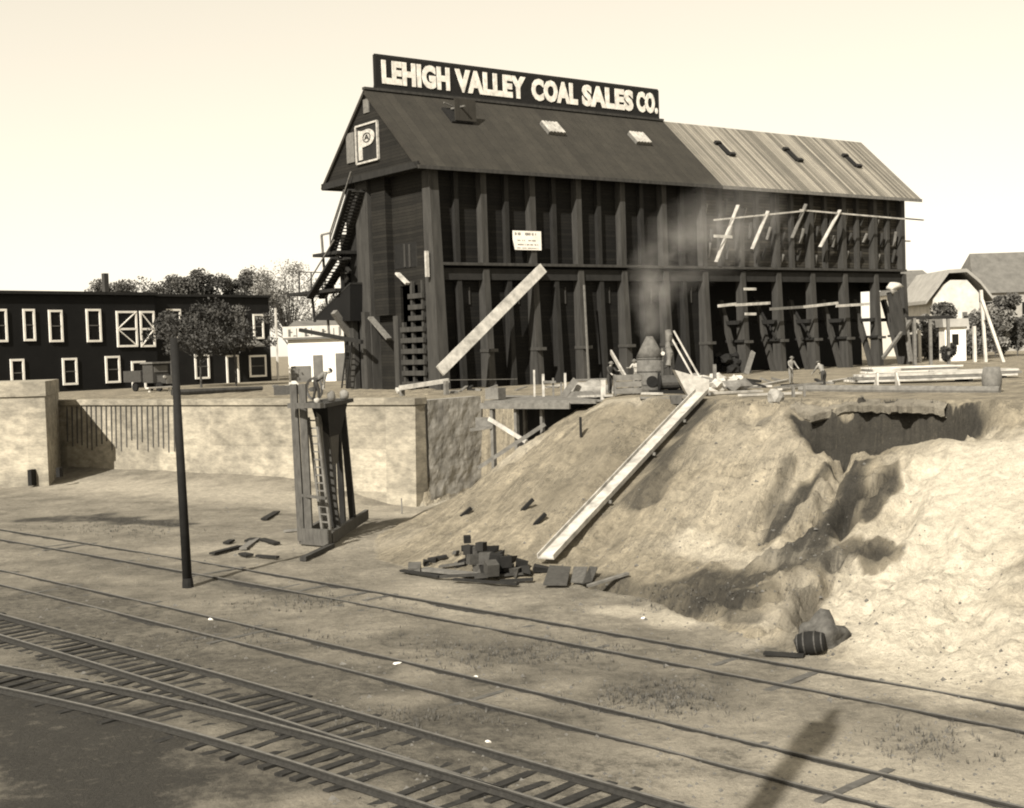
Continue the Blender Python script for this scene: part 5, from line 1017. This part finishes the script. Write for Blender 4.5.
for sx in (-.7, .7):
    for sy in (-.35, .35): mb = MB(); mb.beam(c + V((sx, sy, 0)), c + V((sx * .85, 0, .9)), .12, .12, RT); mb.build('leg', 'fresh', r)
c = gnd(992, 392); mb = MB(); mb.lathe(c, [(.45, 0), (.55, .5), (.55, .9), (.45, 1.4)], 14); solo(mb, 'cask', 'weathered', 'upright brown cask at the right end of the long log', 'cask', smooth=True)

# ------------------------------------------------------------------ boiler, mixer gear
c = gnd(651, 392); c.z = TZ + .15
r = thing('steam_boiler', c, 'upright grey steam boiler with conical hood and dark fire door, smoking before the coal building', 'boiler')
mb = MB(); mb.lathe(c + Z * .1, [(.8, 0), (.82, .5), (.82, 2.3)], 18); mb.build('shell', 'tankmetal', r, True)
mb = MB(); mb.lathe(c + Z * 2.4, [(.86, 0), (.55, .6), (.28, 1.1), (.2, 1.25)], 16); mb.build('hood', 'tankmetal', r, True)
mb = MB(); mb.lathe(c + V((0, -.72, .95)), [(.34, 0), (.34, .14)], 14, V((0, -1, 0))); mb.build('fire_door', 'black', r); mb = MB(); mb.box(c + V((0, 0, .0)), RT, V((0, 1, 0)), Z, .95, .9, .14); mb.build('base', 'black', r)
for h_ in (.7, 1.5, 2.25): mb = MB(); mb.lathe(c + Z * h_, [(.84, 0), (.84, .07)], 18); mb.build('band', 'iron', r)
mb = MB(); mb.tube(c + V((.7, -.4, 1)), c + V((.7, -.4, 2.9)), .06); mb.build('gauge_pipe', 'weathered', r); mb = MB(); mb.lathe(c + V((.72, -.45, 2.6)), [(.12, 0), (.12, .08)], 12, V((0, -1, 0))); mb.build('gauge', 'white_dirty', r)
c2 = gnd(669, 393); c2.z = TZ + .1; r = thing('hoisting_engine', c2, 'dark low hoisting engine with drum and gears right of the boiler', 'engine')
mb = MB(); mb.box(c2 + V((0, 0, .3)), RT, V((0, 1, 0)), Z, 1.1, .8, .18); mb.build('bed', 'black', r)
mb = MB(); mb.tube(c2 + V((-.5, 0, .95)), c2 + V((.6, 0, .95)), .42, n=16); mb.build('drum', 'iron', r)
for dx in (-.6, .7): mb = MB(); mb.tube(c2 + V((dx, 0, .95)), c2 + V((dx + .08, 0, .95)), .62, n=20); mb.build('gear_wheel', 'black', r)
mb = MB(); mb.beam(c2 + V((.2, .3, .3)), c2 + V((.9, .3, 2.6)), .3, .5, RT); mb.build('frame', 'black', r); mb = MB(); mb.tube(c2 + V((-.3, .3, 1.2)), c2 + V((-.3, .3, 2.2)), .1); mb.build('lever', 'iron', r)
c3 = gnd(690, 396); r = thing('tipping_bucket', c3, 'pale canvas-covered tipping bucket with long handles at the top of the chute', 'bucket')
mb = MB(); mb.hexa([c3 + V((-.2, -.5, .1)), c3 + V((1.0, -.5, .1)), c3 + V((1.0, .5, .1)), c3 + V((-.2, .5, .1)), c3 + V((-.9, -.7, 1.5)), c3 + V((1.0, -.7, .9)), c3 + V((1.0, .7, .9)), c3 + V((-.9, .7, 1.5))]); mb.build('body', 'cloth_pale', r)
for dx in (0, .35): mb = MB(); mb.beam(c3 + V((.3 + dx, 0, .9)), c3 + V((-1.1 + dx, .5, 3.7)), .09, .09); mb.build('handle', 'fresh', r)
mb = MB()
cv = [c3 + V((-1.1 + .06 * math.sin(i * 1.9), .4 - .05 * i, 3.75 - i / 6 * 2.0)) for i in range(7)]
for i in range(6): mb.tube(cv[i], cv[i + 1], .16 + .05 * math.sin(i * 2.1), .16 + .05 * math.sin(i * 2.1 + 2.1), 8, i in (0, 5))
mb.build('canvas', 'weathered', r)
c4 = gnd(628, 395); r = thing('wooden_box', c4, 'small open slatted wooden box between the dark standing man and the boiler', 'box')
for sy in (-.5, .5):
    for k in range(3): mb = MB(); mb.box(c4 + V((0, sy, .25 + k * .38)), RT, V((0, 1, 0)), Z, .75, .03, .15); mb.build('slat', 'weathered', r)
for sx in (-.75, .75): mb = MB(); mb.box(c4 + V((sx, 0, .6)), RT, V((0, 1, 0)), Z, .05, .47, .6); mb.build('end_board', 'weathered', r)
p, q = gnd(626, 392) + Z * .9, gnd(612, 385) + Z * 2.4; plank('shovel_board', p, q, .12, .3, 'fresh', 'pale board slanting up beside the dark standing man left of the boiler', 'board')
c = gnd(715, 388); c.z = TZ; plank('stake', c, c + Z * 1.9, .3, .2, 'weathered', 'stubby stake standing above the pale sacks', 'stake', up=RT)
p = on_front(746, 376, -3.5); plank('leaning_board', V((p.x, p.y, TZ)), on_front(753, 352, -1.6), .2, .5, 'weathered', 'short broad board leaning on the foot of the second open bay post', 'board', up=A)
mb = MB(); p = on_front(728, 372, .8); 
for i in range(9): mb.lump(V((p.x + random.uniform(-1.2, 1.2), p.y + random.uniform(-1, 1), TZ + random.uniform(.2, 1.9))), .7, .6, .5, i, .5, 2)
tag(solo(mb, 'coal_heap', 'black', 'black coal heap inside the first open bay', 'coal'), kind='stuff')

# ------------------------------------------------------------------ people
def person(c, heading, label, bend=0., arms=((.12, .25), (.12, .25)), stride=.12, shirt='cloth_mid', trousers='cloth_dark', hat='cloth_dark', height=1.8, skinm='skin', squat=0.):
    k = height / 1.75; J = {}
    hipz = .93 - squat * .35
    def up(x, y, z):                                            # rotate the upper body forward about the hips
        y2, z2 = y, z - hipz; cb, sb = math.cos(bend), math.sin(bend); return V((x, y2 * cb + z2 * sb, hipz - y2 * sb + z2 * cb))
    o = -squat * .35
    pts = [('pelvis', V((0, 0, hipz)), .15, 1), ('waist', up(0, .01, 1.1 + o), .135, 0), ('chest', up(0, .01, 1.3 + o), .165, 0), ('collar', up(0, 0, 1.44 + o), .1, 0), ('neck', up(0, .01, 1.5 + o), .058, 2), ('skull', up(0, .03 , 1.6 + o), .092, 2), ('crown', up(0, .02, 1.68 + o), .08, 2), ('nose', up(0, .125, 1.6 + o), .018, 2), ('chin', up(0, .085, 1.54 + o), .04, 2)]
    ed = [(0, 1), (1, 2), (2, 3), (3, 4), (4, 5), (5, 6), (5, 7), (5, 8)]
    for si, sx in enumerate((-1, 1)):
        b0 = len(pts); sh = up(sx * .19, 0, 1.42 + o); fwd, out = arms[si]
        el = sh + V((sx * .07, fwd * .6, -.27)); el = sh + (el - sh).normalized() * .29; wr = el + V((-sx * .02, fwd + .05, -.22 if fwd < .5 else .02)).normalized() * .26; hd = wr + (wr - el).normalized() * .08
        pts += [('shoulder', sh, .075, 0), ('elbow', el, .052, 0), ('wrist', wr, .034, 2), ('hand', hd, .036, 2)]; ed += [(3, b0), (b0, b0 + 1), (b0 + 1, b0 + 2), (b0 + 2, b0 + 3)]
        dr = (hd - wr).normalized(); sd_ = V((1, 0, 0))
        for f_ in range(4): pts.append(('finger', hd + dr * (.085 - abs(f_ - 1.5) * .012) + sd_ * (f_ - 1.5) * .026 + V((0, .02, 0)), .009, 2)); ed.append((b0 + 3, len(pts) - 1))
        pts.append(('thumb', wr + dr * .07 + V((-sx * .05, .03, 0)), .011, 2)); ed.append((b0 + 2, len(pts) - 1))
        h0 = len(pts); st_ = stride * sx
        pts += [('hip', V((sx * .1, 0, hipz - .06)), .1, 1), ('knee', V((sx * .12, .05 + st_ * .6 + squat * .3, .5 - squat * .06)), .068, 1), ('ankle', V((sx * .13, -.02 + st_ - squat * .1, .1)), .045, 1), ('toe', V((sx * .15, .16 + st_ - squat * .1, .04)), .04, 3)]; ed += [(0, h0), (h0, h0 + 1), (h0 + 1, h0 + 2), (h0 + 2, h0 + 3)]
    me = bpy.data.meshes.new('person'); me.from_pydata([tuple(p[1] * k) for p in pts], ed, []); ob = bpy.data.objects.new('person', me); COL.objects.link(ob)
    md = ob.modifiers.new('skin', 'SKIN'); md.use_smooth_shade = True
    for i, p in enumerate(pts): sv = me.skin_vertices[0].data[i]; sv.radius = (p[2] * k, p[2] * k * (.8 if p[0] in ('chest', 'waist', 'pelvis') else 1)); sv.use_root = (i == 0)
    ob.modifiers.new('sub', 'SUBSURF').levels = 1; ob.modifiers['sub'].render_levels = 1
    m2 = bpy.data.meshes.new_from_object(ob.evaluated_get(bpy.context.evaluated_depsgraph_get())); bpy.data.objects.remove(ob)
    m2.materials.clear()
    for mm in (shirt, trousers, skinm, 'black'): m2.materials.append(MATS[mm])
    P_ = [p[1] * k for p in pts]; w_ = [p[2] for p in pts]
    for f_ in m2.polygons:
        best, bi = 1e9, 0
        for a, b in ed:
            ab = P_[b] - P_[a]; t = max(0, min(1, (f_.center - P_[a]).dot(ab) / (ab.dot(ab) + 1e-9))); d_ = (f_.center - P_[a] - ab * t).length - w_[a] * .5
            if d_ < best:
                best = d_; pa, pb = pts[a][3], pts[b][3]
                bi = pa if t < .55 else pb
                if pts[a][0] == 'elbow': bi = 0 if t < .8 else 2
        f_.material_index = bi; f_.use_smooth = True
    root = thing('person', c, label, 'person'); root.rotation_euler = (0, 0, heading)
    o = bpy.data.objects.new('body', m2); COL.objects.link(o); o.parent = root
    mb = MB(); hc = up(0, .02, 1.665 + o_zero(squat)) * k; ax = (up(0, .02, 1.8 + o_zero(squat)) * k - hc).normalized()
    mb.lathe(hc, [(.15 * k, 0), (.15 * k, .012), (.1 * k, .02), (.092 * k, .09), (.03, .12)], 14, ax)
    me = bpy.data.meshes.new('hat'); me.from_pydata(mb.v, [], mb.f); me.materials.append(MATS[hat]); ho = bpy.data.objects.new('hat', me); COL.objects.link(ho); ho.parent = root
    return root
def o_zero(s): return -s * .35
person(T(.5, .2, zdk + .12), -1.3, 'man in grey shirt bending over at the top of the timber tower', 1.0, ((-.05, 0), (-.1, 0)), .1, 'weathered', 'cloth_dark', height=2.1)
def foot(px, py): c = gnd(px, py); return c
person(foot(610, 394), math.pi + .5, 'man in dark clothes standing left of the slatted box, leaning a little forward', .25, ((.5, 0), (.4, 0)), .12, 'cloth_dark', 'cloth_dark', 'weathered', 2.0)
person(foot(637, 388), math.pi - .6, 'man in a light shirt working just left of the boiler', .3, ((.7, 0), (.5, 0)), .15, 'cloth_pale', 'cloth_mid', 'weathered', 1.95)
person(foot(672, 387), math.pi * .5, 'man in dark clothes standing behind the hoisting engine right of the boiler', .15, ((.4, 0), (.3, 0)), .1, 'cloth_dark', 'cloth_dark', 'cloth_pale', 2.0)
person(foot(791, 384), math.pi + .3, 'man standing among boards before the open bays, a cap on his head', .2, ((.3, 0), (.3, 0)), .12, 'cloth_mid', 'cloth_mid', 'weathered', 1.95)
person(foot(824, 389), .35, 'man seen from behind on the crest, stooping forward in a grey jacket', .75, ((.3, 0), (.3, 0)), .1, 'cloth_mid', 'cloth_dark', 'weathered', 1.95)

# ------------------------------------------------------------------ smoke from the boiler
def smoke():
    pts = [(651, 347, .35, 0), (648, 328, 1.0, 0), (650, 300, 1.8, .3), (662, 270, 2.6, .6), (686, 245, 3.8, 1), (722, 226, 4.6, 1.6), (775, 215, 4.6, 2.2)]
    c0 = gnd(651, 392); mb = MB(); n_ = 14; cs = [yp(x_, y_, c0.y + dy * 1.5) for x_, y_, r_s, dy in pts]
    for i, c in enumerate(cs):
        d_ = (cs[min(i + 1, len(cs) - 1)] - cs[max(i - 1, 0)]).normalized(); X_ = V((0, 1, 0)); X_ = (X_ - d_ * X_.dot(d_)).normalized(); Y_ = d_.cross(X_)
        for j in range(n_): a = 2 * math.pi * j / n_; mb.v.append(tuple(c + (X_ * math.cos(a) * .7 + Y_ * math.sin(a)) * pts[i][2]))
        if i: mb.f += [((i - 1) * n_ + j, (i - 1) * n_ + (j + 1) % n_, i * n_ + (j + 1) % n_, i * n_ + j) for j in range(n_)]
    mb.f += [tuple(range(n_))[::-1], tuple(range((len(pts) - 1) * n_, len(pts) * n_))]
    m = bpy.data.materials.new('smoke'); m.use_nodes = True; n = m.node_tree.nodes; l = m.node_tree.links; n.clear(); o = n.new('ShaderNodeOutputMaterial'); v = n.new('ShaderNodeVolumePrincipled')
    v.inputs['Color'].default_value = (.97, .93, .86, 1); v.inputs['Anisotropy'].default_value = -.2
    q = noi(n, l, pos(n), .45, 5, .6); fall = None
    for i in range(len(cs) - 1):
        a_, b_ = cs[i], cs[i + 1]; ab = b_ - a_; P_ = pos(n)
        def vm(op, x_, y_=None, sc=None):
            t = n.new('ShaderNodeVectorMath'); t.operation = op
            for k_, v_ in ((0, x_), (1, y_)):
                if v_ is None: continue
                if hasattr(v_, 'links'): l.new(v_, t.inputs[k_])
                else: t.inputs[k_].default_value = v_
            if sc is not None: l.new(sc, t.inputs['Scale'])
            return t
        pa = vm('SUBTRACT', P_, tuple(a_)).outputs[0]; dt = vm('DOT_PRODUCT', pa, tuple(ab)).outputs['Value']
        h_ = n.new('ShaderNodeClamp'); l.new(math_(n, l, 'DIVIDE', dt, ab.length_squared), h_.inputs[0])
        ds = vm('LENGTH', vm('SUBTRACT', pa, vm('SCALE', tuple(ab), None, h_.outputs[0]).outputs[0]).outputs[0]).outputs['Value']
        k = math_(n, l, 'SUBTRACT', 1., math_(n, l, 'DIVIDE', ds, (pts[i][2] + pts[i + 1][2]) * .36)); 
        k = math_(n, l, 'MAXIMUM', k, 0.); k = math_(n, l, 'MULTIPLY', k, [1.6, 1.3, 1., .8, .6, .35][i]); fall = k if fall is None else math_(n, l, 'MAXIMUM', fall, k)
    dns = math_(n, l, 'MULTIPLY', math_(n, l, 'MULTIPLY', ramp(n, l, q, .38, .7), fall), .2); l.new(dns, v.inputs['Density']); l.new(v.outputs[0], o.inputs['Volume'])
    MATS['smoke'] = m; tag(solo(mb, 'smoke', 'smoke', 'thin pale smoke drifting up and right from the boiler across the dark wall', 'smoke'), kind='stuff')
smoke()
